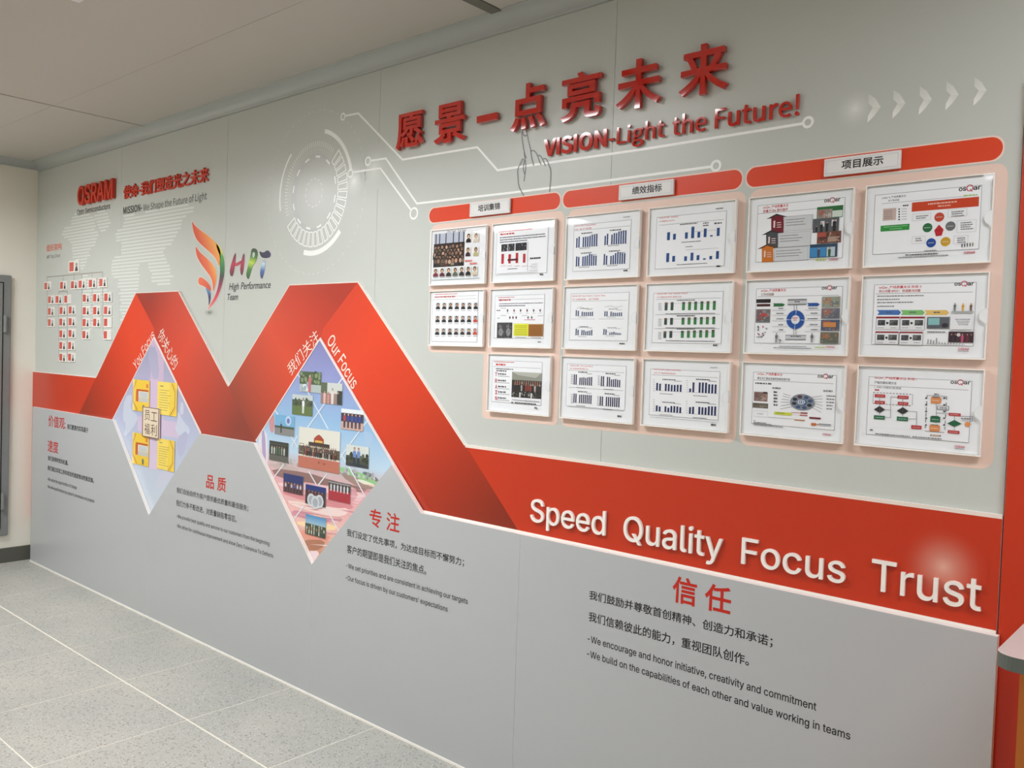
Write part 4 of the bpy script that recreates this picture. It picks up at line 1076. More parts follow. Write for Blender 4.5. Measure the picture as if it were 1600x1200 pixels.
# ================================================================== DISPLAY FRAMES
YS = -.0125   # printed sheet
YC = -.018    # front of the acrylic
class Page:
    """authoring frame: crop origin and scale of the photograph, mapped on the sheet plane"""
    def __init__(s, ox, oy, k): s.o = (ox, oy, k); s.ink = Ink(YS, .000015)
    def pt(s, x, y): return P(s.o[0]+x/s.o[2], s.o[1]+y/s.o[2], YS)
    def rect(s, x0, y0, x1, y1, c, a=1.): s.ink.rect(s.pt(x0, y0), s.pt(x1, y1), c, a)
    def frame(s, x0, y0, x1, y1, c=(120, 120, 124), t=.0009): s.ink.frame(s.pt(x0, y0), s.pt(x1, y1), t, c)
    def line(s, *l, w=.001, c=(90, 90, 94)): s.ink.line([s.pt(*k) for k in l], w, c)
    def hline(s, x0, y0, x1, y1, w=.0009, c=(110, 110, 114)):
        a, b = s.pt(x0, y0), s.pt(x1, y1); z = (a[1]+b[1])/2; s.ink.line([(a[0], z), (b[0], z)], w, c)
    def poly(s, l, c): s.ink.bump(); s.ink.poly([s.pt(*k) for k in l], c)
    def text(s, body, x0, y0, x1, y1, h, c=(40, 40, 44), cjk=False, off=.01):
        a, b = s.pt(x0, y0), s.pt(x1, y1); t = s.pt(x0, y0-h); s.ink.text(body, a, b, t, c, cjk=cjk, off=off)
    def dashes(s, x0, y0, x1, y1, h, c=(96, 96, 100)):
        a, b = s.pt(x0, y0), s.pt(x1, y1); hh = s.pt(x0, y0-h)[1]-a[1]; z = (a[1]+b[1])/2; x = a[0]; s.ink.bump()
        while x < b[0]:
            l = min(random.uniform(.8, 2.6)*hh, b[0]-x); s.ink.poly([(x, z), (x+l, z), (x+l, z+hh*random.uniform(.75, 1)), (x, z+hh)], c); x += l+hh*random.uniform(.25, .5)
    def f(s, x0, y0, x1, y1):
        a, b = s.pt(x0, y0), s.pt(x1, y1); return (lambda u, v: (a[0]+(b[0]-a[0])*u, a[1]+(b[1]-a[1])*v)), b[0]-a[0], a[1]-b[1]
    def bars(s, x0, y0, x1, y1, hs, c, fill=.62, base=True):
        """hs: heights 0..1 (None = gap)"""
        f, W, H = s.f(x0, y0, x1, y1); n = len(hs)
        s.ink.bump()
        for i, h in enumerate(hs):
            if not h: continue
            a, b = f((i+.5-fill/2)/n, 1-h), f((i+.5+fill/2)/n, 1)
            s.ink.poly([(a[0], b[1]), (b[0], b[1]), b and (b[0], a[1]), (a[0], a[1])], c)
        if base: s.ink.line([f(-.03, 1), f(1.03, 1)], .0006, (120, 120, 124))
    def portrait(s, x0, y0, x1, y1, shirt, bg=(200, 204, 206), skin=None, hair=(28, 24, 24)):
        f, W, H = s.f(x0, y0, x1, y1); k = s.ink; k.rect(f(0, 0), f(1, 1), bg)
        k.bump(); k.poly([f(.02, 1), f(.98, 1), f(.9, .68), f(.62, .54), f(.38, .54), f(.1, .68)], shirt)
        k.disc(f(.5, .30), W*.30, hair, H*.27, 10); k.disc(f(.5, .36), W*.20, skin or random.choice(SK), H*.19, 10)
BLU = (34, 64, 118)
Q_R = (196, 40, 66)
def std(p, x0, y0, x1, y1, yt=None):
    """white page with its thin border and foot/head marks"""
    p.rect(x0, y0, x1, y1, (248, 249, 251)); p.frame(x0, y0, x1, y1)
def small_logo(p, x0, y0, x1, y1, c=(196, 70, 90)): p.text('OSRAM', x0, y0, x1, y1, abs(x1-x0)*.20, c, off=.03)
def osqar(p, x0, y0, x1, y1, h):
    w_ = x1-x0; dy = (y1-y0)/w_
    for t, a, b, c, hh in (('os', 0, .34, (24, 24, 28), h), ('Q', .34, .66, (190, 40, 74), h*1.45), ('ar', .66, 1, (24, 24, 28), h)):
        yb = y0+dy*w_*a+(h*.22 if t == 'Q' else 0)
        p.text(t, x0+w_*a, yb, x0+w_*b, yb+dy*w_*(b-a), hh, c, off=.03 if t != 'Q' else .004)
def titles_(p, l1, l2, x0, y0, x1, y1, h, gap, c=(206, 60, 60)):
    p.text(l1, x0, y0, x1, y1, h, c, cjk=any(ord(k) > 255 for k in l1))
    p.text(l2, x0, y0+gap, x0+(x1-x0)*.8, y0+gap+(y1-y0)*.8, h*1.1, c, cjk=any(ord(k) > 255 for k in l2))

FR = {}
COLX = [(-2.5575, -2.2555), (-2.2235, -1.9215), (-1.8735, -1.5675), (-1.5345, -1.228), (-1.187, -.879), (-.847, -.537)]
ROWZ = [(2.0855, 1.8655), (1.8425, 1.6250), (1.600, 1.383)]
# --- page drawings
def f11(p):
    p.rect(92, 215, 720, 820, (238, 238, 240)); p.text('One Team  One Goal', 282, 243, 495, 228, 24, (30, 30, 34))
    f, W, H = p.f(135, 262, 472, 620); k = p.ink
    bands(k, f, [(0, .3, (190, 196, 210)), (.3, 1, (58, 48, 44))])
    for u in (.05, .17, .38, .62, .8, .95): k.rect(f(u, 0), f(u+.03, .5), (44, 38, 40))
    heads(k, f, W, H, .40, .82, 5, 8, .048, ((40, 36, 40), (56, 50, 54), (78, 70, 58), (50, 60, 50), (150, 140, 120), (96, 52, 48), (60, 52, 50)))
    for cx, cy, sh in ((530, 305, (40, 30, 34)), (615, 300, (220, 206, 180)), (523, 462, (60, 40, 60)), (612, 458, (190, 180, 130))): p.portrait(cx-30, cy-50, cx+28, cy+48, sh, (236, 232, 220))
    for i, sh in enumerate(((120, 40, 60), (100, 36, 60), (40, 34, 40), (90, 100, 84), (40, 36, 44), (34, 30, 36), (214, 200, 170))): p.portrait(125+74*i, 655-5*i, 125+74*i+60, 742-3*i, sh, (228, 228, 222))
    for y in (575, 605): p.dashes(487+(y-575)*1.8, y, 570+(y-575)*1.8, y-3, 20, (222, 130, 120))
    for i in range(7): p.dashes(130+74*i, 757-3*i, 185+74*i, 755-3*i, 7, (160, 160, 160))
    p.dashes(110, 780, 650, 770, 8, (150, 180, 176))
def f12(p):
    std(p, 848, 222, 1415, 700); p.dashes(868, 240, 1250, 210, 12, (214, 110, 110)); p.dashes(885, 272, 1045, 260, 18, (206, 60, 60))
    for y, x1 in ((303, 1395), (330, 1400), (358, 1190)): p.dashes(880, y, x1, y-34*(x1-880)/520, 12, (86, 86, 92))
    for x0, x1, y in ((898, 966, 0), (976, 1046, -6), (1060, 1185, -14)):
        p.rect(x0, 378+y, x1, 455+y, (48, 48, 52)); f, W, H = p.f(x0, 378+y, x1, 455+y); specks(p.ink, f, .08, .1, .92, .9, 16, ((110, 110, 112), (170, 170, 170), (30, 30, 32)), H*.07)
    for x, y0, y1 in ((912, 487, 597), (992, 490, 592), (1075, 475, 588), (1158, 485, 584)): p.rect(x-12, y0, x+12, y1, (190, 46, 56))
    p.rect(970, 545, 1085, 558, (90, 30, 40)); p.line((1203, 345), (1196, 680), w=.001); p.dashes(1225, 545, 1345, 538, 18, (60, 60, 64))
    for y in (605, 630, 650, 675): p.dashes(1215+(y % 3)*10, y, 1310, y-4, 6, (190, 190, 194))
    for x in (885, 960, 1045, 1130): p.dashes(x, 628, x+60, 622, 6, (214, 170, 170))
    p.dashes(970, 660, 1080, 655, 7); p.hline(848, 712, 1310, 690); p.dashes(1335, 728, 1375, 724, 18, (80, 80, 84))
def f21(p):
    std(p, 118, 120, 620, 690); p.dashes(138, 150, 400, 142, 10, (214, 110, 110)); p.dashes(138, 182, 375, 178, 16, (200, 80, 80)); p.hline(138, 165, 612, 166); p.hline(120, 195, 615, 205)
    for r_, y in enumerate((240, 388, 530)):
        for i in range(7):
            x = 152+72*i-(4*r_); sh = (36, 36, 40) if not (r_ > 0 and i == 6) else (206, 70, 56); hr = (22, 20, 22) if not (r_ == 2 and i == 6) else (180, 30, 50)
            p.portrait(x, y, x+50, y+74, sh, (206, 208, 210), hair=hr); p.dashes(x+2, y+92, x+46, y+93, 6, (150, 150, 152))
def f22(p):
    std(p, 830, 160, 1372, 650); p.dashes(860, 185, 1045, 180, 9, (196, 100, 100)); p.dashes(872, 220, 1003, 215, 18, (200, 60, 64)); p.hline(855, 205, 1372, 196)
    p.dashes(872, 252, 1368, 252, 10, (100, 100, 104)); p.dashes(872, 280, 1170, 280, 12, (90, 90, 96))
    for i in range(6): p.poly([(968+74*i, 308), (978+74*i, 328), (968+74*i, 350), (959+74*i, 328)], (110, 26, 44) if i % 2 else (70, 20, 34)); p.dashes(955+74*i, 362, 985+74*i, 362, 6, (190, 190, 192))
    for x in (995, 1030, 1066, 1201, 1243): p.poly([(x, 388), (x+9, 408), (x, 430), (x-9, 408)], (90, 24, 44) if x < 1100 else (40, 34, 40))
    p.dashes(845, 333, 888, 333, 12, (100, 100, 104)); p.dashes(855, 418, 880, 418, 8, (120, 120, 124)); p.dashes(1160, 438, 1280, 440, 10, (214, 120, 140))
    for y, a, b in ((305, 890, 950), (388, 890, 955), (390, 1135, 1190), (392, 1310, 1375)): p.dashes(a, y, b, y, 6, (150, 150, 154))
    for x in (852, 938):
        p.rect(x, 465, x+86-6, 640, (66, 66, 70)); f, W, H = p.f(x, 465, x+80, 640); k = p.ink; k.disc(f(.5, .62), W*.3, (140, 140, 142), H*.26, 14); k.disc(f(.4, .25), W*.2, (110, 110, 112), H*.12, 10); specks(k, f, .1, .08, .9, .95, 18, ((100, 100, 100), (40, 40, 42), (150, 150, 150)), W*.05)
    p.rect(1040, 478, 1203, 618, (232, 232, 60)); p.rect(1208, 484, 1368, 624, (166, 106, 36))
    for k_ in range(6): p.dashes(1052, 505+20*k_, 1190, 507+20*k_, 8, (160, 150, 40)); p.dashes(1218, 510+20*k_, 1358, 512+20*k_, 8, (110, 62, 24))
    p.dashes(1060, 636, 1180, 638, 6, (150, 150, 154)); p.dashes(1240, 640, 1350, 642, 6, (150, 150, 154)); p.dashes(1312, 692, 1350, 694, 14, (90, 90, 94))
def f32(p):
    std(p, 172, 130, 600, 535); p.dashes(185, 150, 365, 152, 9, (206, 110, 110)); p.dashes(200, 176, 290, 178, 16, (206, 60, 64)); p.hline(180, 190, 600, 200)
    p.dashes(200, 212, 355, 214, 9, (60, 60, 64)); p.dashes(205, 230, 298, 232, 12, (90, 90, 94))
    for ch, y in zip('TRAIN', (272, 330, 384, 432, 486)):
        p.text(ch, 192, y, 212, y+2, 34, (196, 44, 60), off=.03); p.dashes(218, y-12, 290, y-10, 14, (90, 90, 94)); p.dashes(218, y+4, 320, y+6, 6, (150, 150, 152))
    f, W, H = p.f(345, 232, 602, 478); k = p.ink
    bands(k, f, [(0, .32, (150, 152, 140)), (.32, 1, (50, 48, 48))]); k.poly([f(0, .0), f(1, 0), f(.8, .2), f(.2, .12)], (186, 188, 176))
    for r_ in range(3):
        for i in range(12): person(k, f, W, H, .12+.075*i, .62+.06*r_, .28, random.choice(((150, 60, 50), (60, 50, 50), (190, 180, 170), (40, 40, 44))))
    specks(k, f, .03, .74, .95, .97, 50, ((140, 140, 134), (80, 80, 78), (30, 30, 30), (190, 190, 184)), W*.02)
    for u in (.28, .66): k.rect(f(u, .8), f(u+.05, .99), (226, 226, 220))
    p.dashes(345, 492, 595, 498, 6, (100, 100, 104)); p.dashes(340, 512, 358, 514, 10, (20, 20, 24)); p.dashes(372, 518, 558, 524, 11, (60, 60, 66)); p.dashes(545, 562, 575, 564, 14, (100, 100, 104))
def quad_charts(p, bx, col, data, tl, tcol=(110, 112, 116)):
    for (x0, y0, x1, y1), hs in zip(bx, data):
        p.bars(x0, y0, x1, y1, hs, col); w_ = x1-x0; s_ = abs(y1-y0)
        p.dashes(x0+w_*.25, y0-s_*.12, x0+w_*.75, y0-s_*.12, s_*.10, (70, 70, 76)); p.dashes(x0+w_*.15, y1+s_*.22, x0+w_*.65, y1+s_*.2, s_*.06, tcol)
        p.dashes(x0+w_*.70, y0+s_*.0, x0+w_*.98, y0, s_*.05, tcol)
def f13(p):
    std(p, 388, 207, 735, 480); titles_(p, 'OSCN MF Productivity', 'MF 生产效率', 392, 216, 525, 208, 9, 22); p.hline(392, 240, 738, 214)
    D = [.75, .85, None, .78, .8, .8, .84, .88, .92, .95]
    quad_charts(p, [(400, 268, 535, 338), (578, 250, 717, 322), (398, 392, 530, 458), (572, 380, 710, 448)], BLU, [D, [.7, .85, None, .75, .85, .85, .95, .97, 1, .98], [.85, .8, None, .8, .82, .88, 1, .95, .85, .82], [.9, .75, None, .7, .75, .9, 1, .95, .88, .85]], None)
    p.dashes(697, 160, 738, 157, 5, (150, 150, 154)); p.dashes(697, 497, 722, 494, 9, (60, 60, 64))
def f14(p):
    std(p, 905, 158, 1328, 462); titles_(p, 'OSCN MF Quality', 'MF 质量指标 (FAR/OP)', 920, 165, 1040, 158, 10, 24); p.hline(920, 205, 1325, 175)
    for xs_, hs, yb, yt in (((978, 1015, 1090, 1130, 1168, 1208, 1247, 1290), (48, 35, 38, 70, 35, 52, 8, 50), 300, 275), ((973, 1010, 1085, 1125, 1163, 1203, 1243, 1285), (55, 35, 28, 48, 30, 8, 20, 48), 437, 418)):
        for x, h in zip(xs_, hs):
            y = yb+(yt-yb)*(x-978)/312; p.rect(x-8, y-h, x+8, y, (30, 78, 140))
    for a in ((1050, 206, 1160, 198, 7), (1195, 200, 1230, 196, 8), (1195, 215, 1230, 211, 8), (1265, 202, 1312, 198, 10), (1060, 318, 1180, 308, 5), (1085, 345, 1130, 342, 4), (1030, 457, 1220, 448, 5), (1275, 108, 1318, 104, 6)): p.dashes(*a)
    p.hline(1085, 362, 1290, 352, .0006); p.hline(1130, 245, 1290, 240, .0006); p.dashes(1278, 470, 1305, 468, 10, (50, 50, 54))
def f23(p):
    std(p, 368, 636, 722, 932); titles_(p, 'OSCN MF Flow Factor / Cycle Time', 'MF 流程系数，生产周期', 375, 655, 582, 652, 9, 22); p.hline(375, 682, 722, 678)
    quad_charts(p, [(396, 735, 508, 775), (576, 738, 690, 776), (396, 850, 504, 896), (570, 855, 682, 893)], (52, 74, 112), [[.9, .8, None, .65, .6, .6, .6, .6, .65], [.8, .8, None, .75, .6, .55, .55, .6, .6], [.9, .75, None, .7, .7, .55, .6, .65, .75], [.95, .9, None, .3, .4, .5, .35, .3, .25]], None)
    for l in (((405, 728), (430, 718), (470, 735), (505, 727)), ((580, 718), (620, 712), (650, 722), (690, 712)), ((405, 850), (440, 845), (500, 850)), ((575, 855), (600, 875), (690, 885))): p.line(*l, w=.0008)
    p.hline(370, 795, 520, 792, .0007); p.hline(540, 795, 700, 792, .0007); p.dashes(672, 950, 704, 952, 8, (60, 60, 64))
def f24(p):
    std(p, 885, 632, 1308, 950); titles_(p, 'OSCN MF OEE (Bottle Neck)', 'MF 设备综合效率 (瓶颈工序)', 905, 640, 1098, 638, 10, 23); p.hline(900, 672, 1305, 662)
    for y0, y1, dx in ((690, 740, 0), (788, 830, -3), (870, 912, -7)):
        for i, x in enumerate((963, 1000, 1072, 1110, 1148, 1187, 1225, 1265)):
            y = -1.2*i; c = (52, 130, 70) if i > 1 else (46, 74, 62); p.rect(x+dx-8, y0+y, x+dx+8, y1+y*.3, c); p.rect(x+dx-8, y0+y, x+dx+8, y0+y+12, (60, 64, 58) if i % 3 else (110, 90, 60))
        p.hline(950+dx, y0+8, 1270+dx, y0+2, .0006); p.dashes(1030, y0-10, 1145, y0-12, 6, (60, 60, 64)); p.dashes(960, y1+20, 1270, y1+24, 5, (120, 120, 124))
        for k_ in range(5): p.dashes(915, y0+10*k_+10, 935, y0+10*k_+10, 4, (150, 150, 154))
    p.hline(895, 765, 1300, 766, .0007); p.hline(890, 852, 1300, 856, .0007); p.dashes(1258, 962, 1288, 963, 9, (60, 60, 64))
def f33(p):
    std(p, 835, 162, 1350, 580); titles_(p, 'OSCN MF LPA OUTPUT', 'MF 分层审核完成率 LPA', 860, 187, 1065, 192, 14, 26); p.hline(845, 222, 1345, 240)
    quad_charts(p, [(892, 255, 1060, 358), (1135, 268, 1312, 372), (890, 428, 1055, 522), (1125, 448, 1306, 550)], (42, 36, 78), [[.98, .98, None, .7, .72, .75, .7, .76, .8, .82], [.95, .95, None, .92, .9, .7, .72, .75, .7, .68], [1, 1, None, .92, .95, .95, .95, .95, .95, .95], [.95, .95, None, .95, .95, .95, .95, .95, .95, .97]], None)
    for x, y in ((870, 265), (1110, 275), (870, 440), (1105, 460)):
        for k_ in range(6): p.dashes(x, y+15*k_, x+18, y+15*k_, 6, (120, 120, 130))
    p.hline(850, 372, 1340, 402, .0007); p.hline(840, 548, 1340, 582, .0007); p.dashes(1285, 635, 1320, 638, 14, (60, 60, 66))
def f34(p):
    std(p, 135, 290, 975, 935); titles_(p, 'OSCN MF LINE CONTROL', 'MF 产线控制指标', 175, 308, 515, 318, 18, 44); p.hline(150, 375, 975, 390)
    quad_charts(p, [(200, 448, 525, 580), (612, 450, 960, 602), (195, 730, 520, 845), (608, 735, 955, 878)], (28, 42, 92), [[.85, .78, None, .8, .78, .72, .72, .76, .78], [.35, .95, None, .97, .98, .98, .85, .85, .85], [.82, .7, None, .78, .62, .88, .9, .88, .8], [.72, .78, None, .82, .80, .80, .95, .97, .98]], None)
    for x, y in ((165, 430), (580, 440), (165, 680), (575, 700)):
        for k_ in range(6): p.dashes(x, y+28*k_, x+22, y+28*k_, 6, (160, 160, 166))
    p.hline(130, 905, 960, 945, .0007); p.dashes(885, 998, 945, 1003, 22, (80, 80, 84)); p.dashes(880, 275, 965, 280, 9, (170, 170, 174))
def redtitle(p, l1, l2, x0, y0, x1, y1, h, gap, k2=.75, c2_=(120, 70, 66)):
    p.text(l1, x0, y0, x1, y1, h, (206, 56, 66), cjk=True, off=.02)
    p.text(l2, x0, y0+gap, x0+(x1-x0)*k2, y0+gap+(y1-y0)*k2, h, c2_, cjk=True, off=.02)
def photo_fill(p, x0, y0, x1, y1, base, cols, n=24):
    cols = [tuple(a*.55+b*.45 for a, b in zip(c, base)) for c in cols]
    p.rect(x0, y0, x1, y1, base); f, W, H = p.f(x0, y0, x1, y1); p.ink.rect(f(.08, .1), f(.5, .6), cols[0]); p.ink.rect(f(.45, .45), f(.93, .9), cols[1]); specks(p.ink, f, .08, .1, .92, .9, n, cols, min(W, H)*.09)
def f15(p):
    std(p, 235, 330, 1290, 985); osqar(p, 1062, 290, 1262, 272, 44); redtitle(p, 'osQar_产线质量关注', '质量方法& 质问循环', 298, 372, 615, 345, 38, 50, .98, (190, 70, 80)); p.hline(235, 430, 980, 370)
    for (x0, y0, s, c) in ((340, 430, 1, (120, 24, 44)), (280, 635, .95, (74, 78, 82)), (228, 812, .93, (206, 116, 34))):
        k = lambda *l: [(x0+a*s, y0+b*s) for a, b in l]
        p.poly(k((0, 68), (125, 2), (280, 42), (215, 42), (215, 240), (60, 245), (60, 60)), c)
        p.poly(k((0, 68), (125, 2), (280, 42), (215, 42), (125, 22), (60, 60)), (44, 40, 42) if c[0] < 150 else (96, 58, 30))
        for j in range(3): p.rect(x0+(130+0)*s, y0+(110+28*j)*s, x0+185*s, y0+(116+28*j)*s, (226, 200, 196))
        p.rect(x0+90*s, y0+90*s, x0+108*s, y0+175*s, (232, 214, 210))
    for x0, y0, x1, y1 in ((560, 470, 915, 630), (490, 672, 895, 832), (440, 860, 860, 1010)):
        p.rect(x0, y0, x1, y1, (214, 216, 218)); p.frame(x0, y0, x1, y1, (110, 110, 114))
        for j in range(3): p.dashes(x0+22, y0+42+34*j, x0+(x1-x0)*random.uniform(.6, .85), y0+30+34*j, 9, (110, 110, 116))
    p.rect(975, 352, 1295, 470, (44, 110, 58)); p.rect(1165, 395, 1290, 465, (214, 226, 214)); photo_fill(p, 978, 385, 1163, 485, (150, 140, 130), ((190, 90, 70), (220, 220, 214), (90, 90, 90)))
    p.rect(925, 500, 1245, 650, (92, 96, 102)); f, W, H = p.f(925, 500, 1245, 650)
    p.ink.rect(f(.3, .2), f(.45, .6), (220, 222, 224)); p.ink.rect(f(.72, .15), f(.9, .6), (220, 222, 224))
    for u, h in ((.15, .5), (.34, .7), (.55, .75), (.83, .9)): person(p.ink, f, W, H, u, 1, h, (36, 36, 40))
    photo_fill(p, 978, 665, 1272, 790, (120, 74, 62), ((60, 44, 40), (226, 220, 200), (180, 120, 90))); p.rect(985, 672, 1090, 720, (176, 84, 70))
    p.rect(888, 820, 1225, 970, (44, 72, 96)); p.rect(890, 860, 1085, 970, (60, 140, 196)); f, W, H = p.f(888, 820, 1225, 970); person(p.ink, f, W, H, .33, 1, .75, (70, 76, 96)); p.ink.rect(f(.62, .25), f(.92, .95), (190, 206, 214)); person(p.ink, f, W, H, .72, .98, .7, (56, 90, 56))
    p.dashes(960, 1020, 1090, 1012, 20, (176, 196, 96)); small_logo(p, 1125, 1020, 1235, 1012)
    p.hline(140, 245, 1415, 130, .0006, (170, 170, 174))
def f25(p):
    std(p, 215, 208, 1265, 905); osqar(p, 1032, 220, 1228, 214, 42); redtitle(p, 'osQar_产线质量关注', '工作坊回顾', 270, 250, 585, 245, 36, 50, .52, (130, 90, 70)); p.hline(225, 305, 1250, 296)
    p.rect(215, 340, 392, 385, (30, 22, 24)); p.rect(220, 400, 388, 430, (70, 26, 24)); photo_fill(p, 212, 465, 385, 635, (120, 122, 124), ((170, 60, 60), (90, 90, 92), (170, 172, 174)), 40)
    p.rect(270, 520, 350, 550, (196, 70, 72)); f, W, H = p.f(210, 660, 370, 840); specks(p.ink, f, .1, .1, .9, .9, 20, ((150, 150, 154), (206, 60, 70), (110, 110, 116)), W*.06)
    p.rect(610, 340, 845, 410, (206, 208, 210)); p.rect(610, 340, 845, 354, (120, 122, 124)); p.rect(610, 400, 840, 412, (130, 132, 134)); p.dashes(695, 378, 760, 378, 14, (60, 60, 64))
    p.rect(580, 790, 835, 850, (206, 208, 210)); p.rect(580, 786, 838, 798, (130, 132, 134)); p.rect(580, 838, 832, 852, (120, 122, 124)); p.dashes(645, 812, 775, 812, 12, (60, 60, 64))
    p.poly([(425, 392), (545, 392), (575, 408), (545, 430), (425, 430), (438, 410)], (34, 110, 62)); p.poly([(852, 388), (980, 386), (1010, 405), (980, 428), (858, 428), (870, 408)], (34, 84, 160))
    for x in (690, 720): p.line((x, 412), (x, 480), w=.0012)
    for x in (683, 713): p.line((x, 712), (x, 785), w=.0012)
    for y in (478, 540, 608, 682, 745):
        p.hline(412, y+4, 600 if y not in (478, 745) else 585, y, .0007); p.hline(835 if y not in (478, 745) else 820, y, 1020, y-3, .0007)
        p.dashes(440+random.randint(0, 60), y-18, 555, y-18, 11, (90, 90, 96)); p.dashes(850+random.randint(0, 50), y-20, 985, y-20, 11, (90, 90, 96))
    c = p.pt(706, 596); r = (p.pt(820, 596)[0]-p.pt(594, 596)[0])/2; p.ink.arc(c, r*.48, r, 0, 360, (28, 84, 164), n=36); p.ink.disc(c, r*.46, (240, 240, 242), n=24)
    for a in (85, 178, 265, 355): p.ink.arc(c, r*.5, r*1.0, a, a+4, (206, 220, 236), n=1)
    p.dashes(665, 582, 738, 582, 14, (206, 80, 90)); p.dashes(682, 606, 722, 606, 12, (206, 80, 90))
    for x0, y0, x1, y1, b in ((1040, 310, 1265, 440, (150, 160, 146)), (1035, 455, 1258, 582, (110, 112, 124)), (1030, 598, 1255, 735, (74, 90, 116)), (1022, 752, 1245, 895, (104, 112, 96))): photo_fill(p, x0, y0, x1, y1, b, ((214, 110, 70), (90, 96, 100), (190, 190, 184), (206, 130, 90)), 26)
    p.rect(1060, 630, 1215, 690, (214, 140, 80))
    for x in (470, 915): f, W, H = p.f(x-35, 765, x+35, 885); person(p.ink, f, W, H, .5, 1, 1, (110, 114, 110), (150, 150, 150), (110, 110, 110), (160, 160, 160))
    p.text('?', 498, 885, 528, 885, 40, (24, 24, 28), off=.03)
    p.dashes(505, 935, 845, 938, 9, (110, 110, 114)); p.dashes(435, 952, 905, 960, 9, (90, 90, 94)); p.dashes(950, 948, 1080, 950, 14, (184, 200, 110)); small_logo(p, 1090, 948, 1195, 950)
def f35(p):
    std(p, 178, 208, 1190, 940); osqar(p, 980, 278, 1180, 290, 42); redtitle(p, 'osQar_产线质量关注', '第五次汇报会总结和持续改进行动', 225, 248, 540, 262, 34, 56, 1.3, (90, 90, 90)); p.hline(185, 318, 1180, 350); p.dashes(200, 360, 405, 366, 20, (90, 90, 92))
    photo_fill(p, 185, 455, 352, 582, (140, 112, 104), ((90, 70, 66), (196, 180, 170), (150, 70, 60))); p.rect(300, 458, 350, 480, (30, 26, 40)); photo_fill(p, 168, 592, 360, 668, (112, 104, 92), ((70, 62, 54), (150, 144, 130)))
    for i, y in enumerate((470, 510, 550, 590, 630)): p.dashes(430, y, 478, y, 20, (80, 80, 84)); p.dashes(1095, y+45, 1210-12*i, y+48, 14, (120, 120, 124))
    p.dashes(415, 418, 520, 420, 18, (120, 120, 122)); p.dashes(1055, 455, 1170, 458, 20, (130, 130, 134))
    for (a, b) in (((550, 478), (650, 510)), ((540, 510), (640, 535)), ((530, 548), (630, 560)), ((525, 585), (630, 588)), ((520, 635), (640, 612)), ((515, 672), (665, 640)), ((1040, 508), (900, 530)), ((1045, 545), (930, 552)), ((1045, 588), (945, 580)), ((1048, 632), (945, 602)), ((1035, 672), (935, 628)), ((1025, 715), (915, 650))): p.line(a, b, w=.0009)
    a, b = p.pt(790, 588), p.pt(945, 592); r = b[0]-a[0]; z = (p.pt(790, 485)[1]-p.pt(790, 690)[1])/2
    p.ink.disc(a, r, (130, 138, 150), z, 36)
    for k_ in range(8):
        t = k_*math.pi/4+.3; p.ink.disc((a[0]+r*.68*math.cos(t), a[1]+z*.68*math.sin(t)), r*.2, random.choice(((40, 44, 56), (90, 50, 56), (196, 200, 206), (60, 84, 120))), z*.2, 10)
    p.ink.disc(a, r*.38, (40, 84, 130), z*.42, 20); p.text('@', 735, 602, 828, 606, 50, (236, 240, 244), off=.01)
    p.rect(440, 705, 655, 755, (206, 214, 60)); p.rect(465, 716, 570, 732, (110, 140, 40)); p.rect(655, 710, 857, 730, (186, 92, 44)); p.rect(770, 712, 857, 732, (140, 24, 34)); p.rect(655, 740, 857, 757, (206, 120, 60)); p.rect(760, 742, 857, 760, (196, 60, 66)); p.rect(655, 775, 857, 790, (150, 50, 50)); p.rect(690, 800, 825, 822, (190, 120, 40))
    p.rect(880, 770, 1022, 802, (116, 20, 36)); p.rect(903, 845, 962, 882, (206, 110, 50)); p.rect(1000, 850, 1150, 890, (200, 204, 208)); p.dashes(1000, 868, 1145, 876, 12, (110, 110, 120)); p.line((962, 864), (1000, 864), w=.002, c=(206, 110, 50))
    p.hline(365, 778, 690, 795, .0008); p.frame(185, 690, 360, 775, (190, 190, 194), .0006); p.dashes(225, 735, 300, 738, 8, (160, 160, 164))
    for y, x1 in ((845, 340), (862, 410), (885, 550)): p.dashes(180, y, x1, y+6, 9, (90, 90, 94))
    p.dashes(180, 820, 205, 821, 8, (60, 60, 64)); small_logo(p, 1045, 998, 1148, 1004)
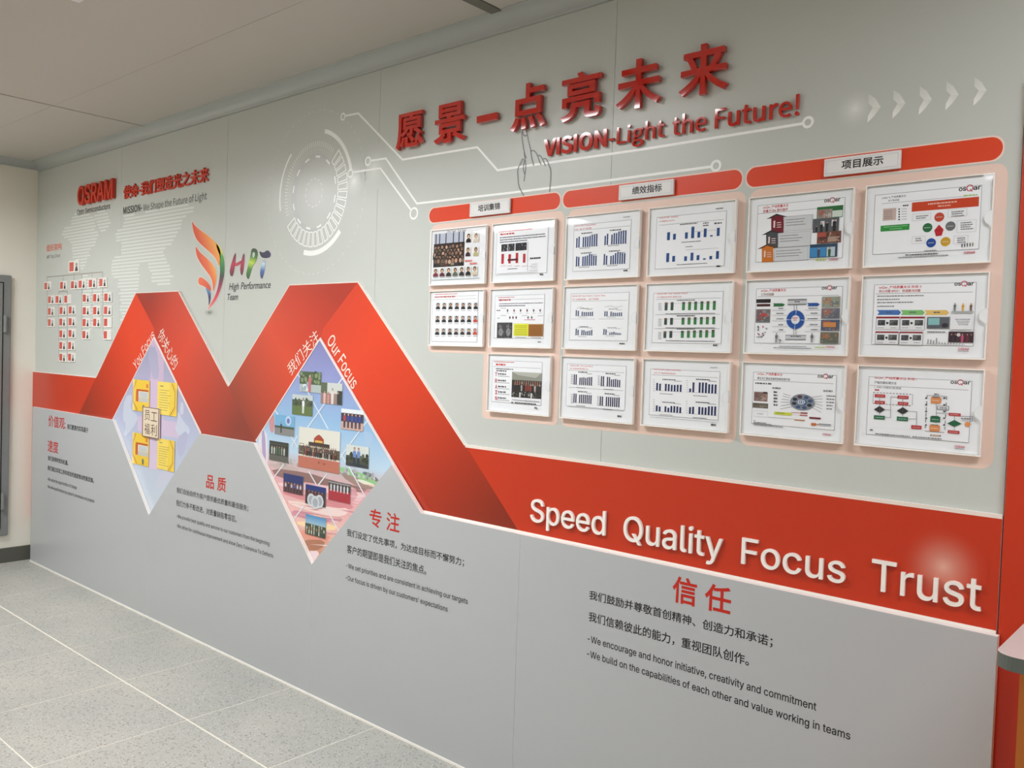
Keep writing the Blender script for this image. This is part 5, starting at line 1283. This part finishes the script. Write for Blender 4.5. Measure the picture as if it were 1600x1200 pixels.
def f16(p):
    std(p, 250, 232, 1330, 795); osqar(p, 1120, 192, 1350, 172, 46)
    p.text('osQar II_产线质量关注', 322, 275, 570, 250, 24, (70, 70, 74), cjk=True); p.text('2017年总结', 385, 302, 500, 290, 22, (70, 70, 74), cjk=True); p.hline(322, 322, 1325, 232, .0008); p.dashes(1170, 250, 1310, 238, 18, (176, 206, 130))
    p.rect(635, 310, 1328, 350, (206, 70, 40)); p.dashes(800, 338, 1100, 304, 16, (236, 190, 170)); p.dashes(905, 358, 1035, 342, 14, (236, 190, 170))
    p.rect(335, 375, 465, 490, (206, 184, 176)); 
    for j in range(5): p.dashes(340, 402+20*j, 430, 396+20*j, 10, (160, 134, 128)); p.ink.disc(p.pt(500, 378+27*j), .0022, (50, 48, 50), n=8); p.dashes(525, 380+27*j, 580, 376+27*j, 6, (170, 170, 174))
    p.dashes(540, 350, 595, 344, 14, (50, 50, 54)); p.rect(308, 552, 605, 592, (44, 150, 64)); p.dashes(340, 572, 590, 552, 9, (150, 206, 150)); p.dashes(400, 590, 530, 580, 8, (150, 206, 150))
    for x, y, c in ((918, 462, (198, 74, 52)), (795, 572, (34, 112, 66)), (1034, 556, (112, 112, 116)), (832, 730, (28, 76, 158)), (982, 718, (206, 160, 40))):
        a = p.pt(x, y); p.ink.disc(a, .0118, c, n=24); p.dashes(x-32, y+6, x+32, y, 6, (226, 220, 214))
    p.poly([(915, 540), (963, 590), (943, 655), (882, 662), (866, 600)], (196, 38, 48)); p.dashes(885, 608, 940, 600, 10, (120, 24, 30))
    for x0, y0, x1, y1, n in ((640, 430, 830, 495, 2), (1010, 385, 1205, 460, 3), (1105, 500, 1300, 620, 4), (635, 665, 770, 740, 2), (1070, 660, 1215, 745, 3)):
        p.frame(x0, y0, x1, y1-8, (200, 200, 204), .0006)
        for j in range(n): p.dashes(x0+35, y0+28+22*j, x1-random.randint(20, 60), y0+20+22*j, 9, (110, 110, 114))
    for i in range(5): f, W, H = p.f(1140+28*i, 738-3*i, 1168+28*i, 778-3*i); person(p.ink, f, W, H, .5, 1, 1, (60, 70, 80) if i < 4 else (150, 170, 60), (40, 44, 50))
    p.dashes(565, 864, 905, 844, 12, (90, 90, 94)); p.dashes(490, 888, 1015, 862, 10, (140, 140, 144)); p.dashes(760, 818, 890, 810, 9, (150, 150, 154)); small_logo(p, 1172, 848, 1288, 838)
    p.hline(150, 150, 1495, 30, .0006, (176, 176, 180))
def f26(p):
    std(p, 190, 182, 1315, 880); osqar(p, 1098, 190, 1320, 186, 42); redtitle(p, 'osQar_产线质量关注 阶段 II', '核心问题 BPDC：快速解决问题', 240, 232, 722, 218, 34, 44, .98, (190, 80, 84)); p.hline(205, 282, 1310, 266)
    for y, x1 in ((318, 750), (357, 480), (392, 635), (435, 415)): p.dashes(222, y, x1, y-6*(x1-222)/500, 13, (120, 120, 124))
    for x0, x1, c in ((218, 495, (72, 118, 186)), (485, 765, (132, 196, 116)), (755, 1040, (236, 196, 110))): p.poly([(x0, 470), (x1-30, 468), (x1, 496), (x1-25, 526), (x0+5, 526), (x0+28, 496)], c); p.dashes((x0+x1)/2-35, 503, (x0+x1)/2+40, 500, 13, (70, 90, 110))
    for x0, y0, x1, y1 in ((212, 545, 475, 695), (488, 545, 762, 700), (205, 712, 465, 862), (480, 715, 742, 870)):
        p.rect(x0, y0, x1, y1, (240, 240, 242)); p.frame(x0, y0, x1, y1, (130, 124, 126), .0010); p.rect(x0, y0, x1, y0+20, (150, 36, 46))
        photo_fill(p, x0+20, y0+38, x0+100, y0+100, (66, 68, 72), ((110, 114, 118), (40, 40, 44), (160, 162, 160)), 10); photo_fill(p, x1-110, y0+38, x1-18, y0+100, (84, 86, 86), ((140, 144, 140), (50, 50, 54)), 10)
        p.poly([(x0+115, y0+60), (x0+130, y0+60), (x0+145, y0+72), (x0+130, y0+86), (x0+115, y0+86)], (40, 40, 44)); p.dashes(x0+14, y0+128, x0+90, y0+130, 7, (150, 150, 154)); p.dashes(x1-100, y0+128, x1-30, y0+130, 7, (150, 150, 154))
    p.rect(795, 548, 1040, 680, (96, 100, 108)); p.rect(808, 560, 932, 638, (140, 196, 196)); f, W, H = p.f(795, 548, 1040, 680); p.ink.disc(f(.82, .72), W*.15, (40, 40, 46), H*.2, 12); p.dashes(795, 726, 1005, 722, 13, (110, 110, 116))
    p.bars(790, 785, 1215, 862, [.8, .75, .6, 1, .4, .3, .3, .25, .2, .2, .15, .15, .12], (84, 84, 92), .25)
    p.rect(1040, 712, 1320, 838, (70, 44, 56)); f, W, H = p.f(1040, 712, 1320, 838); p.ink.disc(f(.4, .3), W*.08, (220, 214, 210), n=10)
    for u, c in ((.12, (50, 40, 50)), (.28, (40, 34, 44)), (.55, (196, 80, 120)), (.75, (110, 40, 56)), (.9, (60, 40, 46))): person(p.ink, f, W, H, u, 1, .8, c)
    for x, c in ((1108, (96, 110, 110)), (1200, (224, 160, 50)), (1292, (120, 84, 66))): f, W, H = p.f(x-36, 392, x+36, 480); person(p.ink, f, W, H, .5, 1, 1, c, c, c)
    p.rect(1070, 482, 1320, 500, (176, 180, 180)); p.rect(1060, 520, 1305, 690, (240, 240, 242))
    for j in range(4): p.dashes(1115+12*j, 580+20*j, 1285-8*j, 578+20*j, 9, (110, 110, 116))
    small_logo(p, 1145, 925, 1268, 922); p.dashes(1145, 940, 1268, 938, 6, (120, 120, 124))
def f36(p):
    std(p, 185, 190, 1225, 880); osqar(p, 1032, 262, 1238, 270, 38); redtitle(p, 'osQar_产线质量关注 阶段 I', '产能问题处理方法', 242, 215, 680, 232, 28, 50, .52, (90, 90, 94)); p.hline(195, 290, 1220, 320, .0008); p.text('1. MPS 问题处理流程', 240, 312, 520, 322, 22, (110, 110, 114), cjk=True)
    p.rect(245, 322, 292, 338, (190, 60, 70))
    def dash_box(x0, y0, x1, y1):
        a, b = p.pt(x0, y0), p.pt(x1, y1); n = 12; k = p.ink; k.bump()
        for i in range(n):
            u = i/n; k.line([(a[0]+(b[0]-a[0])*u, a[1]), (a[0]+(b[0]-a[0])*(u+.05), a[1])], .0014, (50, 50, 54)); k.line([(a[0]+(b[0]-a[0])*u, b[1]), (a[0]+(b[0]-a[0])*(u+.05), b[1])], .0014, (50, 50, 54))
            if i % 2 == 0: k.line([(a[0], a[1]+(b[1]-a[1])*u), (a[0], a[1]+(b[1]-a[1])*(u+.09))], .0014, (50, 50, 54)); k.line([(b[0], a[1]+(b[1]-a[1])*u), (b[0], a[1]+(b[1]-a[1])*(u+.09))], .0014, (50, 50, 54))
    dash_box(232, 355, 635, 495); dash_box(790, 385, 975, 772)
    RR, GG, OO, KK = (190, 48, 58), (28, 104, 68), (222, 142, 84), (44, 44, 48)
    for x0, y0, x1, y1, c in ((248, 372, 355, 410, RR), (248, 440, 352, 478, RR), (485, 386, 598, 425, RR), (487, 452, 595, 492, RR), (240, 592, 352, 640, GG), (478, 605, 592, 656, GG), (628, 694, 733, 740, RR), (1018, 565, 1140, 603, RR), (1008, 746, 1128, 786, RR), (833, 402, 935, 472, OO), (827, 602, 927, 668, GG), (820, 690, 922, 765, OO), (825, 792, 935, 812, (110, 60, 44))):
        p.rect(x0, y0, x1, y1, c); p.dashes(x0+14, (y0+y1)/2+4, x1-14, (y0+y1)/2+6, 9, (214, 160, 150) if c is RR else (150, 190, 170) if c is GG else (240, 200, 170))
    for x0, y0, x1 in ((835, 398, 932), (829, 596, 925), (822, 686, 920)): p.rect(x0+10, y0, x1-10, y0+12, KK)
    for cx, cy, w_, h_, c in ((298, 532, 60, 36, KK), (538, 546, 62, 38, KK), (1076, 676, 76, 36, GG)): p.poly([(cx-w_, cy), (cx, cy-h_), (cx+w_, cy+3), (cx, cy+h_)], c)
    for l in (((300, 410), (300, 592)), ((540, 425), (540, 605)), ((358, 535), (412, 538), (412, 616), (352, 614)), ((412, 538), (415, 400), (485, 404)), ((600, 550), (685, 556), (683, 694)), ((592, 630), (685, 632)), ((888, 472), (888, 600)), ((890, 568), (1018, 574)), ((1076, 603), (1076, 745)), ((935, 515), (900, 512)), ((1140, 600), (1262, 606), (1262, 655), (1150, 645))): p.line(*l, w=.0010)
    p.rect(900, 490, 1018, 538, (236, 236, 238)); p.frame(900, 490, 1018, 538, (60, 60, 64), .0012); p.dashes(922, 520, 998, 522, 12, (110, 110, 114)); p.dashes(1145, 628, 1252, 634, 10, (70, 70, 74))
    c = p.pt(1213, 685); 
    for k_ in range(8):
        t = k_*math.pi/4; p.ink.bump(); p.ink.poly([(c[0]+.0085*math.cos(t), c[1]+.0075*math.sin(t)), (c[0]+.004*math.cos(t+.6), c[1]+.004*math.sin(t+.6)), c, (c[0]+.004*math.cos(t-.6), c[1]+.004*math.sin(t-.6))], (232, 150, 80))
    p.ink.disc(c, .0052, (232, 150, 80), n=10)
    for i in range(22): p.dashes(205+27*i, 718+1.6*i, 215+27*i, 718+1.6*i, 3, (190, 190, 194))
    for x in (785, 973):
        for j in range(5): p.dashes(x-12, 420+70*j, x+8, 420+70*j, 16, (60, 60, 64))
    p.dashes(200, 750, 232, 751, 12, (30, 30, 34)); p.dashes(255, 792, 615, 815, 10, (80, 80, 84)); p.dashes(640, 818, 945, 845, 10, (80, 80, 84)); p.dashes(865, 378, 915, 380, 12, (90, 90, 94)); small_logo(p, 1078, 925, 1185, 932); p.dashes(1080, 942, 1180, 946, 6, (110, 110, 114))

spec = [
    (0, 0, f11, (660, 330, 7.2727), 'clear frame with a team group photo and portraits, top left of all'),
    (1, 0, f12, (660, 330, 7.2727), 'clear frame with four red bars and dark photos, second in the top row'),
    (2, 0, f13, (800, 300, 4), 'clear frame with four dark blue bar charts in the top row'),
    (3, 0, f14, (800, 300, 4), 'clear frame with two sparse rows of blue bars in the top row'),
    (4, 0, f15, (1155, 280, 8), 'clear frame with red, grey and orange stacked arrows in the top row'),
    (5, 0, f16, (1330, 270, 6.6667), 'clear frame with coloured circles around a red pentagon, top right'),
    (0, 1, f21, (660, 440, 7.2727), 'clear frame with three rows of small portraits in the middle row'),
    (1, 1, f22, (660, 440, 7.2727), 'clear frame with yellow and brown blocks in the middle row'),
    (2, 1, f23, (800, 300, 4), 'clear frame with four faint small charts in the middle row'),
    (3, 1, f24, (800, 300, 4), 'clear frame with three rows of green bars'),
    (4, 1, f25, (1155, 425, 8), 'clear frame with a blue ring diagram between photos'),
    (5, 1, f26, (1340, 420, 7.2727), 'clear frame with blue, green and yellow arrow banner at the right of the middle row'),
    (1, 2, f32, (740, 540, 5.7143), 'clear frame with large red letters and a hall photo, leftmost in the bottom row'),
    (2, 2, f33, (740, 540, 5.7143), 'clear frame with four dark violet bar charts in the bottom row'),
    (3, 2, f34, (1000, 540, 8), 'clear frame with four navy bar charts in the bottom row, third from left'),
    (4, 2, f35, (1155, 555, 8), 'clear frame with an oval picture wheel and rays in the bottom row'),
    (5, 2, f36, (1330, 560, 6.6667), 'clear frame with a red and green flow chart, bottom right')]
random.seed(11)
for ci, ri, fn, crop, lab in spec:
    x0, x1 = COLX[ci]; z1, z0 = ROWZ[ri]
    x0 += random.uniform(-.001, .001)
    cx, cz = (x0+x1)/2, (z0+z1)/2
    t = thing('display_frame', lab, 'frame', 'clear acrylic display frames on the wall', (cx, -.001, cz))
    def ch(o): o.location = Vector((-cx, .001, -cz)); o.parent = t; return o
    ch(box('back_plate', x0+.001, -.0105, z0+.001, x1-.001, -.0012, z1-.001, M['plate']))
    # the paper inside, then its print
    i_ = Ink(-.0115); i_.rect((x0+.004, z1-.004), (x1-.004, z0+.004), (244, 246, 248)); ch(i_.build('paper_sheet', None, M['paper']))
    pg = Page(*crop); fn(pg); o = pg.ink.build('printed_page', None, M['paper']); ch(o)
    # cover: front sheet with bright polished edge strips
    notch = .018; zc = (z0+z1)/2; n = 10
    i2 = Ink(YC); out = [(x0, z0), (x1, z0)] + [(x1-notch*math.sin(math.pi*k/n), zc-notch*math.cos(math.pi*k/n)) for k in range(n+1)] + [(x1, z1), (x0, z1)]
    i2.poly(out, (255, 255, 255)); o = i2.build('front_cover', None, M['clear']); ch(o)
    e_ = .0022
    ch(box('edge_strip', x0, YC-.0002, z0-.0008, x1, -.0105, z0+e_+.001, M['white']))
    ch(box('edge_strip', x0, YC-.0002, z1-e_, x1, -.0105, z1, M['white']))
    ch(box('edge_strip', x0, YC-.0002, z0+e_+.001, x0+e_, -.0105, z1-e_, M['white']))
    ch(box('edge_strip', x1-e_, YC-.0002, z0+e_+.001, x1, -.0105, zc-notch, M['white']))
    ch(box('edge_strip', x1-e_, YC-.0002, zc+notch, x1, -.0105, z1-e_, M['white']))
    i3 = Ink(YC-.0004); i3.arc((x1, zc), notch-.0006, notch+.0008, 90, 270, (226, 228, 228), n=14); i3.poly([(x1-notch*math.sin(math.pi*k/n)*.97, zc-notch*math.cos(math.pi*k/n)*.97) for k in range(n+1)], (238, 238, 238))
    ch(i3.build('thumb_notch', None, M['print']))
    t.rotation_euler = (random.uniform(-.006, .006), random.uniform(-.003, .003), random.uniform(-.008, .008))

# title plates on the header bars
for txt, tl, br, ta, tb, tt in (('培训集锦', (734, 317.5), (796, 332), (747, 331), (781, 327.5), (747, 320)), ('绩效指标', (967, 290), (1051.5, 303.5), (987.5, 303.8), (1034, 299.6), (987.5, 291.5)), ('项目展示', (1288, 249), (1406.5, 262.5), (1314.5, 265), (1380, 257.3), (1314.5, 251.5))):
    Y = -.012; a, b = P(*tl, Y), P(*br, Y); cx, cz = (a[0]+b[0])/2, (a[1]+b[1])/2
    t = thing('title_plate', 'small white plate reading %s on the %s orange header bar' % (txt, {'培训集锦': 'leftmost, shortest', '绩效指标': 'middle', '项目展示': 'rightmost'}[txt]), 'sign', 'title plates on the orange bars', (cx, -.002, cz))
    o = box('plate_body', a[0], Y, b[1], b[0], -.003, a[1], M['plate'], bevel=.001); o.location = (-cx, .002, -cz); o.parent = t
    i_ = Ink(Y-.0006); i_.frame((a[0]+.006, a[1]-.006), (b[0]-.006, b[1]+.006), .0012, (206, 206, 208)); i_.text(txt, P(*ta, Y), P(*tb, Y), P(*tt, Y), (40, 40, 42), cjk=True, off=.018, res=3)
    o = i_.build('plate_lettering'); o.location = (-cx, .002, -cz); o.parent = t

# ================================================================== COUNTER (right edge)
CT = 1.094
xc = -.350
t = thing('service_counter', 'counter with a pale top and dark edge at the right border', 'counter', None, (0, -.35, 0))
def cch(o): o.location = (0, .35, 0); o.parent = t; return o
rr = .035; out = [(xc+rr-rr*math.cos(k*math.pi/16), -.680+rr-rr*math.sin(k*math.pi/16)) for k in range(9)]
out += [(.9, -.680), (.9, -.016), (xc, -.016)]
def slab(name, pts, z0, z1, mt, ms):
    n = len(pts); vs = [(x, y, z1) for x, y in pts]+[(x, y, z0) for x, y in pts]
    if area(pts) < 0: pts = pts[::-1]; vs = [(x, y, z1) for x, y in pts]+[(x, y, z0) for x, y in pts]
    fs = [tuple(range(n)), tuple(range(2*n-1, n-1, -1))]+[(i, n+i, n+(i+1) % n, (i+1) % n) for i in range(n)]
    me = bpy.data.meshes.new(name); me.from_pydata(vs, [], fs); me.materials.append(mt); me.materials.append(ms)
    for i, p in enumerate(me.polygons): p.material_index = 0 if i == 0 else 1
    return link(name, me)
cch(slab('countertop', out, CT-.026, CT, M['counter'], M['cedge']))
xs_ = P(1591, 1100, -.58)[0]
cch(box('side_panel', xs_, -.58, 0, xs_+.02, -.06, CT-.026, M['wood'])); cch(box('front_panel', xs_+.02, -.58, 0, .88, -.56, CT-.026, M['wood']))

# ================================================================== METAL CABINET on the end wall
t = thing('metal_cabinet', 'grey metal cabinet with hinged door on the beige end wall', 'cabinet', None, (R['x0'], -.6, .2))
def mch(o): o.location = (-R['x0'], .6, -.2); o.parent = t; return o
X = R['x0']+.0015
mch(box('cabinet_body', X, -1.1, .20, X+.03, -.172, 2.04, M['alu'], bevel=.004))
mch(box('door_gap', X+.0301, -1.045, .250, X+.0312, -.222, 1.990, M['dark']))
d = box('door', X+.031, -1.038, .257, X+.040, -.230, 1.983, M['alu'], bevel=.002); mch(d)
for z in (1.70, .45):
    bm = bmesh.new(); bmesh.ops.create_cone(bm, cap_ends=True, segments=14, radius1=.012, radius2=.012, depth=.12)
    bmesh.ops.translate(bm, verts=bm.verts[:], vec=(X+.046, -.215, z)); me = bpy.data.meshes.new('hinge'); bm.to_mesh(me); bm.free(); me.materials.append(M['alu']); mch(link('hinge', me))
mch(box('door_handle', X+.040, -1.0, 1.05, X+.065, -.97, 1.2, M['dark'], bevel=.004))
